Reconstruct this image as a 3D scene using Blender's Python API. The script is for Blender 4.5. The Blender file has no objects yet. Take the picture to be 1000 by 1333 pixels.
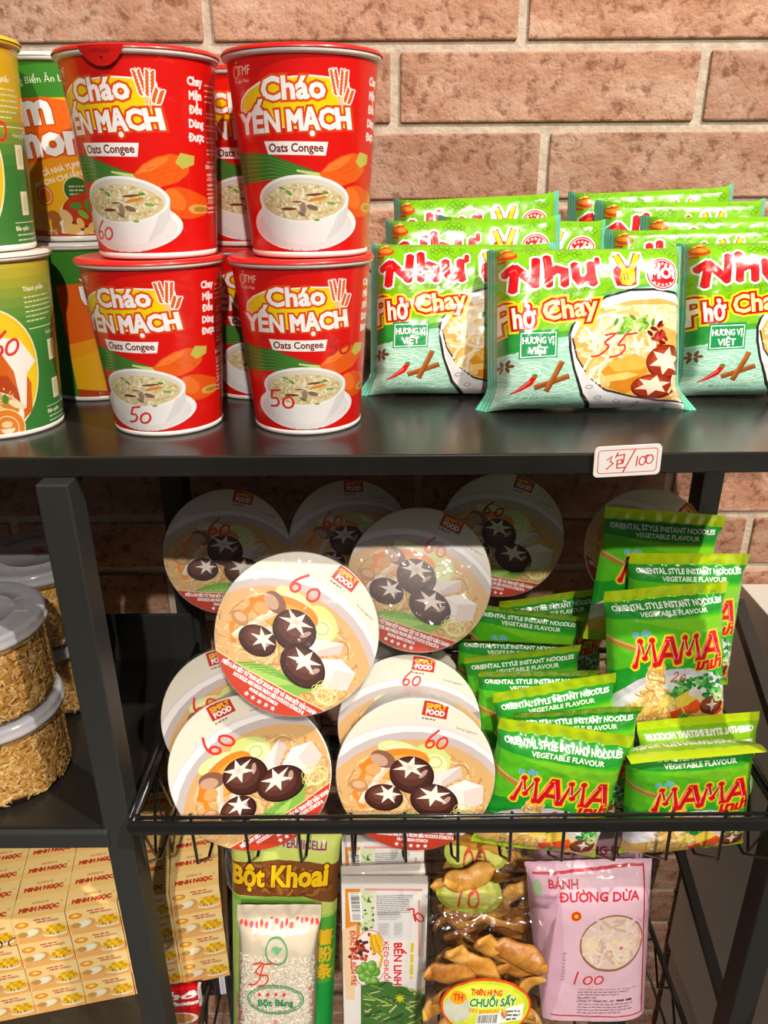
import bpy, bmesh, math, random, time
import numpy as np
from mathutils import Vector, Matrix, geometry, noise

sc = bpy.context.scene
COL = sc.collection
HC = 1.40                      # camera height above the floor; builders below use heights relative to the camera
PI = math.pi

# ------------------------------------------------------------------ camera, world, lights, exposure
PITCH, ROLL = math.radians(23.5), math.radians(-0.4)
cam = bpy.data.cameras.new('camera')
cam.sensor_fit = 'VERTICAL'; cam.sensor_height = 36.0; cam.lens = 36.0 * 1000 / 1333
cam.clip_start = 0.02; cam.clip_end = 50
cam_ob = bpy.data.objects.new('camera', cam)
COL.objects.link(cam_ob)
cam_ob.matrix_world = Matrix.Translation((0, 0, HC)) @ Matrix.Rotation(PI / 2 - PITCH, 4, 'X') @ Matrix.Rotation(ROLL, 4, 'Z')
sc.camera = cam_ob

world = bpy.data.worlds.new('shop_ambience'); sc.world = world
world.use_nodes = True
world.node_tree.nodes['Background'].inputs[0].default_value = (1.0, 0.93, 0.86, 1)
world.node_tree.nodes['Background'].inputs[1].default_value = 0.06

def spot(name, loc, target, power, size, angle, color, blend=.6):
    l = bpy.data.lights.new(name, 'SPOT'); l.energy = power; l.shadow_soft_size = size
    l.spot_size = math.radians(angle); l.spot_blend = blend; l.color = color
    o = bpy.data.objects.new(name, l); COL.objects.link(o)
    o.location = Vector(loc) + Vector((0, 0, HC))
    d = Vector(target) + Vector((0, 0, HC)) - o.location
    o.rotation_euler = d.to_track_quat('-Z', 'Y').to_euler()
    return o
def area(name, loc, target, power, sx, sy, color):
    l = bpy.data.lights.new(name, 'AREA'); l.shape = 'RECTANGLE'; l.size = sx; l.size_y = sy; l.energy = power; l.color = color
    o = bpy.data.objects.new(name, l); COL.objects.link(o)
    o.location = Vector(loc) + Vector((0, 0, HC))
    d = Vector(target) + Vector((0, 0, HC)) - o.location
    o.rotation_euler = d.to_track_quat('-Z', 'Y').to_euler()
    return o
spot('ceiling_spot_key', (0.85, -0.27, 1.30), (0.05, 0.5, -0.25), 145, 0.018, 70, (1.0, 0.90, 0.78))
spot('ceiling_spot_second', (0.22, -1.25, 1.30), (0.0, 0.5, -0.4), 135, 0.022, 70, (1.0, 0.91, 0.80))
spot('added_low_spot', (0.05, -1.75, 1.30), (-0.13, 0.5, -0.88), 195, 0.025, 19, (1.0, 0.91, 0.80), blend=.8)  # narrow spot added to brighten the lower goods, no known fixture
area('soft_fill_area', (-0.3, -1.3, 1.0), (0.0, 0.5, -0.4), 1.6, 1.2, 0.6, (1.0, 0.95, 0.9))  # weak fill added to soften the shade, stands for no real panel
sc.view_settings.view_transform = 'Standard'; sc.view_settings.look = 'None'
sc.view_settings.gamma = 1.0; sc.view_settings.use_curve_mapping = False
sc.view_settings.exposure = 0.0
try:
    sc.cycles.max_bounces = 10; sc.cycles.transparent_max_bounces = 24
except Exception: pass

# ------------------------------------------------------------------ photo pixel -> world point (relative to camera height)
def ray(px, py):
    fw = Vector((0, math.cos(PITCH), -math.sin(PITCH))); up = Vector((0, math.sin(PITCH), math.cos(PITCH))); rt = Vector((1, 0, 0))
    a = -ROLL
    R = rt * math.cos(a) - up * math.sin(a); U = rt * math.sin(a) + up * math.cos(a)
    return fw + R * ((px - 500) / 1000) + U * ((666.5 - py) / 1000)
def at(px, py, y=None, z=None, d=None):
    r = ray(px, py)
    k = d if d else (y / r.y if y else z / r.z)
    return r * k

# ------------------------------------------------------------------ materials
def lin(h):
    h = h.lstrip('#'); c = [int(h[i:i + 2], 16) / 255 for i in (0, 2, 4)]
    return tuple(x / 12.92 if x <= .04045 else ((x + .055) / 1.055) ** 2.4 for x in c) + (1,)
MC = {}
FIN = {  # roughness, specular level, coat, bump scale, bump strength
    'card': (.30, .5, .25, 0, 0), 'film': (.23, .45, .10, 60, .08), 'paper': (.5, .4, 0, 0, 0), 'lid': (.35, .5, .2, 0, 0),
    'ink': (.45, .4, 0, 0, 0), 'box': (.42, .45, .05, 0, 0)}
def mat(hexc, fin='paper'):
    k = (hexc, fin)
    if k in MC: return MC[k]
    m = bpy.data.materials.new('%s_%s' % (fin, hexc.lstrip('#'))); m.use_nodes = True
    nt = m.node_tree; b = nt.nodes['Principled BSDF']
    ro, sp, co, bs, bst = FIN[fin]
    b.inputs['Base Color'].default_value = lin(hexc); b.inputs['Roughness'].default_value = ro
    b.inputs['Specular IOR Level'].default_value = sp; b.inputs['Coat Weight'].default_value = co; b.inputs['Coat Roughness'].default_value = .12
    if bs:
        tc = nt.nodes.new('ShaderNodeTexCoord'); n = nt.nodes.new('ShaderNodeTexNoise'); bp = nt.nodes.new('ShaderNodeBump')
        n.inputs['Scale'].default_value = bs; n.inputs['Detail'].default_value = 1.5; n.inputs['Distortion'].default_value = .8
        nt.links.new(tc.outputs['Object'], n.inputs['Vector']); nt.links.new(n.outputs[0], bp.inputs['Height'])
        bp.inputs['Strength'].default_value = bst; bp.inputs['Distance'].default_value = .004
        nt.links.new(bp.outputs[0], b.inputs['Normal']); nt.links.new(bp.outputs[0], b.inputs['Coat Normal'])
    MC[k] = m
    return m
def solid(name, hexc, rough=.5, metal=0, spec=.5, coat=0, noise_amt=0, noise_scale=20, bump=0, bump_scale=60, hex2=None):
    m = bpy.data.materials.new(name); m.use_nodes = True; nt = m.node_tree; b = nt.nodes['Principled BSDF']
    b.inputs['Base Color'].default_value = lin(hexc); b.inputs['Roughness'].default_value = rough
    b.inputs['Metallic'].default_value = metal; b.inputs['Specular IOR Level'].default_value = spec; b.inputs['Coat Weight'].default_value = coat
    tc = nt.nodes.new('ShaderNodeTexCoord')
    if hex2:
        n = nt.nodes.new('ShaderNodeTexNoise'); n.inputs['Scale'].default_value = noise_scale; n.inputs['Detail'].default_value = 5
        nt.links.new(tc.outputs['Object'], n.inputs['Vector'])
        r = nt.nodes.new('ShaderNodeValToRGB'); r.color_ramp.elements[0].color = lin(hexc); r.color_ramp.elements[1].color = lin(hex2)
        r.color_ramp.elements[0].position = .38; r.color_ramp.elements[1].position = .64
        nt.links.new(n.outputs[0], r.inputs[0]); nt.links.new(r.outputs[0], b.inputs['Base Color'])
    if bump:
        n = nt.nodes.new('ShaderNodeTexNoise'); n.inputs['Scale'].default_value = bump_scale; n.inputs['Detail'].default_value = 6
        bp = nt.nodes.new('ShaderNodeBump'); bp.inputs['Strength'].default_value = bump; bp.inputs['Distance'].default_value = .003
        nt.links.new(tc.outputs['Object'], n.inputs['Vector']); nt.links.new(n.outputs[0], bp.inputs['Height']); nt.links.new(bp.outputs[0], b.inputs['Normal'])
    return m
def film_mat(name, tint=(1, 1, 1), gloss=.10, rough=.06, haze=0.0, hazecol=(1, 1, 1), bump=.25, scale=70):
    m = bpy.data.materials.new(name); m.use_nodes = True; nt = m.node_tree
    for n in list(nt.nodes):
        if n.type != 'OUTPUT_MATERIAL': nt.nodes.remove(n)
    out = [n for n in nt.nodes][0]
    tr = nt.nodes.new('ShaderNodeBsdfTransparent'); tr.inputs[0].default_value = (*tint, 1)
    gl = nt.nodes.new('ShaderNodeBsdfGlossy'); gl.inputs['Roughness'].default_value = rough
    lw = nt.nodes.new('ShaderNodeLayerWeight'); lw.inputs[0].default_value = .25
    mp = nt.nodes.new('ShaderNodeMapRange'); mp.inputs['To Min'].default_value = gloss * .45; mp.inputs['To Max'].default_value = min(.8, gloss * 4)
    nt.links.new(lw.outputs['Fresnel'], mp.inputs['Value'])
    mx = nt.nodes.new('ShaderNodeMixShader')
    base = tr
    if haze:
        df = nt.nodes.new('ShaderNodeBsdfDiffuse'); df.inputs[0].default_value = (*hazecol, 1)
        m2 = nt.nodes.new('ShaderNodeMixShader'); m2.inputs[0].default_value = haze
        nt.links.new(tr.outputs[0], m2.inputs[1]); nt.links.new(df.outputs[0], m2.inputs[2]); base = m2
    nt.links.new(mp.outputs[0], mx.inputs[0]); nt.links.new(base.outputs[0], mx.inputs[1]); nt.links.new(gl.outputs[0], mx.inputs[2])
    nt.links.new(mx.outputs[0], out.inputs[0])
    if bump:
        tc = nt.nodes.new('ShaderNodeTexCoord'); n = nt.nodes.new('ShaderNodeTexNoise'); bp = nt.nodes.new('ShaderNodeBump')
        n.inputs['Scale'].default_value = scale; n.inputs['Detail'].default_value = 2; n.inputs['Distortion'].default_value = 1.2
        bp.inputs['Strength'].default_value = bump; bp.inputs['Distance'].default_value = .006
        nt.links.new(tc.outputs['Object'], n.inputs['Vector']); nt.links.new(n.outputs[0], bp.inputs['Height']); nt.links.new(bp.outputs[0], gl.inputs['Normal'])
    return m

# ------------------------------------------------------------------ object helpers
def link(o, parent=None):
    COL.objects.link(o)
    if parent: o.parent = parent
    return o
def tag(o, label, cat, group=None, kind=None):
    if label: o['label'] = label
    if cat: o['category'] = cat
    if group: o['group'] = group
    if kind: o['kind'] = kind
    return o
def empty(name, loc, M=None):
    o = bpy.data.objects.new(name, None); o.empty_display_size = .02
    COL.objects.link(o)
    T = Matrix.Translation(Vector(loc) + Vector((0, 0, HC)))
    o.matrix_world = T @ M.to_4x4() if M is not None else T
    return o
def pose(lean=0, yaw=0, spin=0):   # degrees: lean = top tips away from viewer, yaw about vertical, spin = clockwise in own face
    return Matrix.Rotation(math.radians(yaw), 3, 'Z') @ Matrix.Rotation(math.radians(-lean), 3, 'X') @ Matrix.Rotation(math.radians(spin), 3, 'Y')
def copy_tree(o, parent=None):
    c = o.copy(); COL.objects.link(c)
    if parent is not None: c.parent = parent
    for ch in list(o.children): copy_tree(ch, c)
    return c
def bm_obj(name, bm, m, parent=None, smooth=False, recalc=True):
    if recalc: bmesh.ops.recalc_face_normals(bm, faces=bm.faces)
    me = bpy.data.meshes.new(name); bm.to_mesh(me); bm.free()
    for x in (m if isinstance(m, (list, tuple)) else [m]): me.materials.append(x)
    if smooth:
        for p in me.polygons: p.use_smooth = True
    o = bpy.data.objects.new(name, me); link(o, parent)
    return o
def smooth_angle(o, deg=35):
    me = o.data
    for p in me.polygons: p.use_smooth = True
    try: me.set_sharp_from_angle(angle=math.radians(deg))
    except Exception: pass
    return o
def add_box(bm, x0, x1, y0, y1, z0, z1, bevel=0, mi=0, M=None):
    r = bmesh.ops.create_cube(bm, size=1.0); vs = r['verts']
    for v in vs:
        v.co = Vector((x0 + (v.co.x + .5) * (x1 - x0), y0 + (v.co.y + .5) * (y1 - y0), z0 + (v.co.z + .5) * (z1 - z0)))
    fs = list({f for v in vs for f in v.link_faces})
    for f in fs: f.material_index = mi
    if bevel:
        es = list({e for v in vs for e in v.link_edges})
        rb = bmesh.ops.bevel(bm, geom=es, offset=bevel, segments=2, affect='EDGES', profile=.5, clamp_overlap=True)
        vs = list({v for f in rb['faces'] for v in f.verts} | {v for v in vs if v.is_valid})
        for f in rb['faces']: f.material_index = mi
    if M is not None: bmesh.ops.transform(bm, matrix=M, verts=[v for v in vs if v.is_valid])
    return vs
def add_tube(bm, pts, r, n=8, closed=False, cap=True, mi=0):
    pts = [Vector(p) for p in pts]; rings = []; N = len(pts)
    prev = None
    for i, p in enumerate(pts):
        a = pts[(i - 1) % N] if (i > 0 or closed) else p; b = pts[(i + 1) % N] if (i < N - 1 or closed) else p
        t = (b - a).normalized()
        if prev is None: u = t.orthogonal().normalized()
        else: u = (prev - t * prev.dot(t)).normalized()
        prev = u; w = t.cross(u); rr = r[i] if isinstance(r, (list, tuple)) else r
        rings.append([bm.verts.new(p + (u * math.cos(2 * PI * k / n) + w * math.sin(2 * PI * k / n)) * rr) for k in range(n)])
    for i in range(N if closed else N - 1):
        A, B = rings[i], rings[(i + 1) % N]
        for k in range(n):
            f = bm.faces.new((A[k], A[(k + 1) % n], B[(k + 1) % n], B[k])); f.material_index = mi; f.smooth = True
    if cap and not closed:
        bm.faces.new(list(reversed(rings[0]))).material_index = mi; bm.faces.new(rings[-1]).material_index = mi
def add_lathe(bm, prof, n=64, mi=0, axis='Z', cap0=False, cap1=False, arc=None, smooth=True):
    rings = []
    for (r, z) in prof:
        ring = []
        for k in range(n):
            a = 2 * PI * k / n
            ring.append(bm.verts.new((r * math.cos(a), r * math.sin(a), z)))
        rings.append(ring)
    for i in range(len(rings) - 1):
        for k in range(n):
            f = bm.faces.new((rings[i][k], rings[i][(k + 1) % n], rings[i + 1][(k + 1) % n], rings[i + 1][k])); f.material_index = mi; f.smooth = smooth
    if cap0: bm.faces.new(list(reversed(rings[0]))).material_index = mi
    if cap1: bm.faces.new(rings[-1]).material_index = mi
    return rings

# ------------------------------------------------------------------ printed artwork: flat coloured shapes laid on a surface grid
GL = {}
_tc = bpy.data.curves.new('glyph_source', 'FONT'); _tc.resolution_u = 2; _to = bpy.data.objects.new('glyph_source', _tc)
def _text_mesh(s):
    _tc.body = s; _tc.size = 1
    COL.objects.link(_to)
    dg = bpy.context.evaluated_depsgraph_get(); dg.update()
    me = _to.evaluated_get(dg).to_mesh()
    vs = [(v.co.x, v.co.y) for v in me.vertices]; fs = [tuple(p.vertices) for p in me.polygons]
    _to.evaluated_get(dg).to_mesh_clear(); COL.objects.unlink(_to)
    return vs, fs
def _xmax(s):
    v, f = _text_mesh(s); return max(x for x, y in v)
_HH = None
SUB = {'Ơ': ('O', 1), 'Ờ': ('Ò', 1), 'Ớ': ('Ó', 1), 'Ở': ('Ỏ', 1), 'Ợ': ('Ọ', 1), 'ơ': ('o', 2), 'ờ': ('ò', 2), 'ớ': ('ó', 2), 'ở': ('ỏ', 2), 'ợ': ('ọ', 2),
       'Ư': ('U', 3), 'Ừ': ('Ù', 3), 'Ứ': ('Ú', 3), 'Ữ': ('Ũ', 3), 'ư': ('u', 4), 'ừ': ('ù', 4), 'ứ': ('ú', 4), 'Đ': ('D', 5), 'đ': ('d', 6)}
def glyph(ch):
    global _HH
    if ch in GL: return GL[ch]
    base, ex = SUB.get(ch, (ch, 0))
    if _HH is None: _HH = _xmax('HH')
    adv = _xmax('H' + base + 'H') - _HH
    if base == ' ': GL[ch] = ([], [], [], adv); return GL[ch]
    vs, fs = _text_mesh(base)
    # weld
    idx = {}; rm = []; nv = []
    for v in vs:
        k = (round(v[0], 4), round(v[1], 4))
        if k not in idx: idx[k] = len(nv); nv.append(v)
        rm.append(idx[k])
    fs = [tuple(rm[i] for i in f) for f in fs]; fs = [f for f in fs if len(set(f)) >= 3]
    ec = {}
    for f in fs:
        if sum(nv[f[i]][0] * nv[f[(i + 1) % len(f)]][1] - nv[f[(i + 1) % len(f)]][0] * nv[f[i]][1] for i in range(len(f))) < 0: f = f[::-1]
        for a, b in zip(f, f[1:] + f[:1]): ec.setdefault(tuple(sorted((a, b))), []).append((a, b))
    be = [c[0] for e, c in ec.items() if len(c) == 1]
    xs = [v[0] for v in nv]; x1 = max(xs); x0 = min(xs)
    def quad(ax, ay, bx, by, w):
        i = len(nv); L = math.hypot(bx - ax, by - ay); nx, ny = -(by - ay) / L * w, (bx - ax) / L * w
        nv.extend([(ax - nx, ay - ny), (bx - nx, by - ny), (bx + nx, by + ny), (ax + nx, ay + ny)]); fs.append((i, i + 1, i + 2, i + 3))
        be.extend([(i, i + 1), (i + 1, i + 2), (i + 2, i + 3), (i + 3, i)])
    if ex == 1: quad(x1 - .10, .60, x1 + .05, .66, .035); quad(x1 + .04, .63, x1 + .04, .76, .035)
    if ex == 2: quad(x1 - .08, .42, x1 + .05, .46, .03); quad(x1 + .04, .43, x1 + .04, .54, .03)
    if ex == 3: quad(x1 - .03, .62, x1 + .09, .66, .035); quad(x1 + .08, .63, x1 + .08, .76, .035)
    if ex == 4: quad(x1 - .03, .43, x1 + .08, .46, .03); quad(x1 + .07, .43, x1 + .07, .55, .03)
    if ex == 5: quad(x0 - .07, .36, x0 + .26, .36, .035)
    if ex == 6: quad(x1 - .24, .60, x1 + .07, .60, .028)
    GL[ch] = (nv, fs, be, adv)
    return GL[ch]
def text_width(s): return sum(glyph(c)[3] for c in s)

class Art:
    def __init__(s, xf=None):
        s.items = []; s.L = 0; s.xf = xf; s.clip = None; s.cache = {}; s.parent = None; s.n0 = 0
    def clone(s):
        a = Art(s.xf); a.items = list(s.items); a.L = s.L; a.clip = s.clip; a.parent = s; a.n0 = len(s.items); return a
    def _add(s, polys, hexc):
        if s.clip:
            q = []
            for p in polys:
                p = clip_convex(p, s.clip)
                if len(p) >= 3: q.append(p)
            polys = q
        if s.xf: polys = [[s.xf(x, y) for x, y in p] for p in polys]
        s.items.append((s.L, hexc, polys))
    def nxt(s): s.L += 1
    def convex(s, pts, hexc, same=False):
        if not same: s.nxt()
        s._add([list(pts)], hexc); return s
    def poly(s, pts, hexc, same=False):
        if not same: s.nxt()
        t = geometry.tessellate_polygon([[Vector((x, y, 0)) for x, y in pts]])
        s._add([[pts[i] for i in tri] for tri in t], hexc); return s
    def rect(s, x0, y0, x1, y1, hexc, same=False): return s.convex([(x0, y0), (x1, y0), (x1, y1), (x0, y1)], hexc, same)
    def ell(s, cx, cy, rx, ry, hexc, rot=0, n=36, same=False, a0=0, a1=360):
        c, d = math.cos(math.radians(rot)), math.sin(math.radians(rot)); pts = []
        for k in range(n):
            a = math.radians(a0 + (a1 - a0) * k / (n if a1 - a0 == 360 else n - 1)); x, y = rx * math.cos(a), ry * math.sin(a)
            pts.append((cx + x * c - y * d, cy + x * d + y * c))
        return s.convex(pts, hexc, same)
    def stroke(s, pts, w, hexc, closed=False, same=False, taper=None, round=False):
        if not same: s.nxt()
        q = [pts[0]]
        for p in pts[1:]:
            if math.hypot(p[0] - q[-1][0], p[1] - q[-1][1]) > 1e-6: q.append(p)
        n = len(q)
        if n < 2: return s
        if taper and len(taper) != n: taper = None
        Lp, Rp = [], []
        for i in range(n):
            a = q[i - 1] if (i > 0 or closed) else None; c = q[(i + 1) % n] if (i < n - 1 or closed) else None; b = q[i]
            d1 = norm2(b[0] - a[0], b[1] - a[1]) if a else None; d2 = norm2(c[0] - b[0], c[1] - b[1]) if c else None
            d1 = d1 or d2; d2 = d2 or d1
            mx, my = -(d1[1] + d2[1]), d1[0] + d2[0]; L = math.hypot(mx, my)
            if L < .35: mx, my, L = -d1[1], d1[0], 1.0
            r = (w if not taper else w * taper[i]) / 2; k = r * min(2.0 / L, 1.25 if round else 1.9) / L if L > .35 else r
            ex, ey = 0, 0
            if not closed and i == 0: ex, ey = -d2[0] * r * .6, -d2[1] * r * .6
            if not closed and i == n - 1: ex, ey = d1[0] * r * .6, d1[1] * r * .6
            Lp.append((b[0] + mx * k + ex, b[1] + my * k + ey)); Rp.append((b[0] - mx * k + ex, b[1] - my * k + ey))
        P = []
        for i in range(n if closed else n - 1):
            j = (i + 1) % n; qd = [Rp[i], Rp[j], Lp[j], Lp[i]]
            if is_convex(qd): P.append(qd)
            else: P.append([Rp[i], Rp[j], Lp[j]]); P.append([Rp[i], Lp[j], Lp[i]])
        if round:
            for x, y in q: P.append([(x + w / 2 * math.cos(PI / 7 * k), y + w / 2 * math.sin(PI / 7 * k)) for k in range(14)])
        s._add(P, hexc); return s
    def ring(s, cx, cy, rx, ry, w, hexc, n=40, rot=0, same=False, a0=0, a1=360):
        c, d = math.cos(math.radians(rot)), math.sin(math.radians(rot)); full = a1 - a0 == 360
        pts = []
        for k in range(n):
            a = math.radians(a0 + (a1 - a0) * k / (n if full else n - 1)); x, y = rx * math.cos(a), ry * math.sin(a)
            pts.append((cx + x * c - y * d, cy + x * d + y * c))
        return s.stroke(pts, w, hexc, closed=full, same=same)
    def star(s, cx, cy, r, hexc, n=5, inner=.42, rot=-90, sy=1, same=False):
        pts = []
        for k in range(2 * n):
            a = math.radians(rot + 180 * k / n); q = r if k % 2 == 0 else r * inner
            pts.append((cx + q * math.cos(a), cy + q * math.sin(a) * sy))
        if not same: s.nxt()
        s._add([[(cx, cy), pts[k - 1], pts[k], pts[(k + 1) % (2 * n)]] for k in range(0, 2 * n, 2)], hexc); return s
    def text(s, t, x, y, size, hexc, align='l', bold=0, outline=(), shear=0, rot=0, fit=None, sy=1, curve=0, jitter=0):
        """x,y = baseline start (or centre) in design units, y down; outline = [(hex, width), ...] outermost first"""
        w = text_width(t) * size; sx = 1.0
        if fit: sx = fit / w; w = fit
        ox = {'l': 0, 'c': -w / 2, 'r': -w}[align]
        ca, sa = math.cos(math.radians(rot)), math.sin(math.radians(rot))
        glyphs = []; pen = 0
        for i, ch in enumerate(t):
            nv, fs, be, adv = glyph(ch)
            def T(p, pen=pen):
                lx = (pen + p[0] + shear * p[1]) * size * sx + ox; ly = -p[1] * size * sy
                if curve: ly += curve * (lx / (w / 2)) ** 2
                return (x + lx * ca - ly * sa, y + lx * sa + ly * ca)
            glyphs.append(([T(p) for p in nv], fs, be)); pen += adv
        sgn = -1
        def fat(wd, hx):
            s.nxt(); P = []
            for V, fs, be in glyphs:
                for f in fs: P.append([V[i] for i in f])
                nrm = {}
                for a_, b_ in be:
                    (ax, ay), (bx, by) = V[a_], V[b_]; L = math.hypot(bx - ax, by - ay)
                    if L < 1e-9: continue
                    o = ((by - ay) / L * sgn, -(bx - ax) / L * sgn)
                    nrm.setdefault(a_, []).append(o); nrm.setdefault(b_, []).append(o)
                off = {}
                for i, ns in nrm.items():
                    mx, my = sum(n[0] for n in ns), sum(n[1] for n in ns); L = math.hypot(mx, my); k = min(len(ns) / max(L, 1e-6), 1.8) / max(L, 1e-6)
                    off[i] = (V[i][0] + mx * k * wd, V[i][1] + my * k * wd)
                for a_, b_ in be:
                    if a_ not in off or b_ not in off: continue
                    qd = [V[a_], V[b_], off[b_], off[a_]]
                    if is_convex(qd): P.append(qd)
                    else: P.append([V[a_], V[b_], off[b_]]); P.append([V[a_], off[b_], off[a_]])
            s._add(P, hx)
        for hx, wd in outline: fat(wd + bold, hx)
        if bold: fat(bold, hexc)
        else:
            s.nxt(); s._add([[V[i] for i in f] for V, fs, be in glyphs for f in fs], hexc)
        return s
    def lines(s, x, y, w, n, dy, th, hexc, seed=0, rot=0):     # illegibly small print
        R = random.Random(seed); s.nxt(); P = []
        ca, sa = math.cos(math.radians(rot)), math.sin(math.radians(rot))
        for i in range(n):
            cx = 0; L = w * (R.uniform(.55, .8) if i == n - 1 else R.uniform(.88, 1))
            while cx < L:
                ww = min(R.uniform(1.2, 4.5) * th, L - cx)
                q = [(cx, i * dy), (cx + ww, i * dy), (cx + ww, i * dy + th), (cx, i * dy + th)]
                P.append([(x + a * ca - b * sa, y + a * sa + b * ca) for a, b in q]); cx += ww + th * .7
        s._add(P, hexc); return s
    def noodles(s, cx, cy, rx, ry, n, cols, w, seed=0, length=8, curl=.5, test=None):
        R = random.Random(seed)
        for ci, c in enumerate(cols):
            s.nxt()
            for _ in range(n // len(cols)):
                a = R.uniform(0, 2 * PI); q = math.sqrt(R.random()); x, y = cx + rx * q * math.cos(a), cy + ry * q * math.sin(a)
                h = R.uniform(0, 2 * PI); k = R.uniform(-curl, curl); pts = []
                for j in range(7):
                    if ((x - cx) / rx) ** 2 + ((y - cy) / ry) ** 2 > 1 or (test and not test(x, y)): break
                    pts.append((x, y)); x += math.cos(h) * length / 7; y += math.sin(h) * length / 7; h += k
                if len(pts) > 1: s.stroke(pts, w * R.uniform(.7, 1.2), c, same=True)
    # ---- cut along the grid of a surface and hand out flat arrays
    def cut(s, nu, nv, u0, u1, v0, v1, diag=True):
        key = (nu, nv, round(u0, 6), round(u1, 6), round(v0, 6), round(v1, 6))
        if key in s.cache: return s.cache[key][0]
        T0 = time.time(); du, dv = (u1 - u0) / nu, (v1 - v0) / nv
        if s.parent:
            s.parent.cut(nu, nv, u0, u1, v0, v1, diag)
            _, pt, pr, ph = s.parent.cache[key]
            tiles = {k: list(v) for k, v in pt.items()}; res = dict(pr); hexes = list(ph); todo = s.items[s.n0:]
        else: tiles, res, hexes, todo = {}, {}, [], s.items
        for L, hx, polys in todo:
            if hx not in hexes: hexes.append(hx)
            mi = hexes.index(hx)
            for p in polys:
                q = [((x - u0) / du, (y - v0) / dv) for x, y in p]
                A = parea(q)
                if abs(A) < 1e-7: continue
                if A < 0: q = q[::-1]
                for kt, full, c in cells(q, nu, nv, diag):
                    t = tiles.setdefault(kt, [])
                    if full: t.clear()
                    t.append((mi, c)); res.pop(kt, None)
        V = []; F = []; MI = []
        for kt, t in tiles.items():
            r = res.get(kt)
            if r is None: r = res[kt] = tile_faces(t)
            i = len(V); V.extend(r[0])
            for f, m in r[1]: F.append(tuple(i + k for k in f)); MI.append(m)
        if VERBOSE: print('CUT', len(F), len(tiles), round(time.time() - T0, 2))
        r = (np.array(V), F, MI, hexes)
        s.cache[key] = (r, tiles, res, hexes)
        return r

VERBOSE = False
def tile_faces(t):
    if len(t) == 1: return t[0][1], [(tuple(range(len(t[0][1]))), t[0][0])]
    vs = []; fs = []; ks = []
    for m, c in t:
        i = len(vs); vs.extend(Vector((x, y)) for x, y in c); n = len(c); fs.append([i + k for k in range(n)])
        x = [p[0] for p in c]; y = [p[1] for p in c]
        ks.append((m, min(x), max(x), min(y), max(y), c))
    ov, oe, of, _, _, oid = geometry.delaunay_2d_cdt(vs, [], fs, 0, 1e-5)
    def paint(ov, of):
        out = []; P = [(v.x, v.y) for v in ov]
        for f in of:
            cx = sum(P[k][0] for k in f) / len(f); cy = sum(P[k][1] for k in f) / len(f)
            for m, x0, x1, y0, y1, c in reversed(ks):
                if cx < x0 or cx > x1 or cy < y0 or cy > y1: continue
                ok = True; q = c[-1]
                for p in c:
                    if (p[0] - q[0]) * (cy - q[1]) - (p[1] - q[1]) * (cx - q[0]) < -1e-9: ok = False; break
                    q = p
                if ok: out.append((tuple(f), m)); break
        return P, out
    P, out = paint(ov, of)
    if len(out) > 8:        # keep only the edges where the colour changes and triangulate again
        em = {}
        for f, m in out:
            for a, b in zip(f, f[1:] + f[:1]): em.setdefault((a, b) if a < b else (b, a), []).append(m)
        keep = [e for e, ms in em.items() if len(ms) == 1 or ms[0] != ms[1]]
        if len(keep) < .8 * len(em):
            # drop collinear in-between points of straight edges
            idx = {}; v2 = []; e2 = []
            for a, b in keep:
                for k in (a, b):
                    if k not in idx: idx[k] = len(v2); v2.append(ov[k])
                e2.append((idx[a], idx[b]))
            ov2, _, of2, _, _, _ = geometry.delaunay_2d_cdt(v2, e2, [], 0, 1e-5)
            P2, out2 = paint(ov2, of2)
            if len(out2) < len(out): return P2, out2
    return P, out

def norm2(x, y):
    L = math.hypot(x, y); return (x / L, y / L)
def is_convex(p):
    sg = 0; n = len(p)
    for i in range(n):
        (ax, ay), (bx, by), (cx, cy) = p[i], p[(i + 1) % n], p[(i + 2) % n]
        z = (bx - ax) * (cy - by) - (by - ay) * (cx - bx)
        if abs(z) < 1e-12: continue
        if sg == 0: sg = 1 if z > 0 else -1
        elif (z > 0) != (sg > 0): return False
    return True
def clip_half(p, a, b, c):      # keep a*x+b*y+c >= 0
    out = []; n = len(p)
    for i in range(n):
        P, Q = p[i], p[(i + 1) % n]; dp = a * P[0] + b * P[1] + c; dq = a * Q[0] + b * Q[1] + c
        if dp >= -1e-9: out.append(P)
        if (dp > 1e-9 and dq < -1e-9) or (dp < -1e-9 and dq > 1e-9):
            t = dp / (dp - dq); out.append((P[0] + (Q[0] - P[0]) * t, P[1] + (Q[1] - P[1]) * t))
    return out
def clip_convex(p, cl):
    for i in range(len(cl)):
        (ax, ay), (bx, by) = cl[i], cl[(i + 1) % len(cl)]
        p = clip_half(p, -(by - ay), (bx - ax), (by - ay) * ax - (bx - ax) * ay)
        if len(p) < 3: return []
    return p
def parea(p): return sum(p[i][0] * p[(i + 1) % len(p)][1] - p[(i + 1) % len(p)][0] * p[i][1] for i in range(len(p)))
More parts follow.
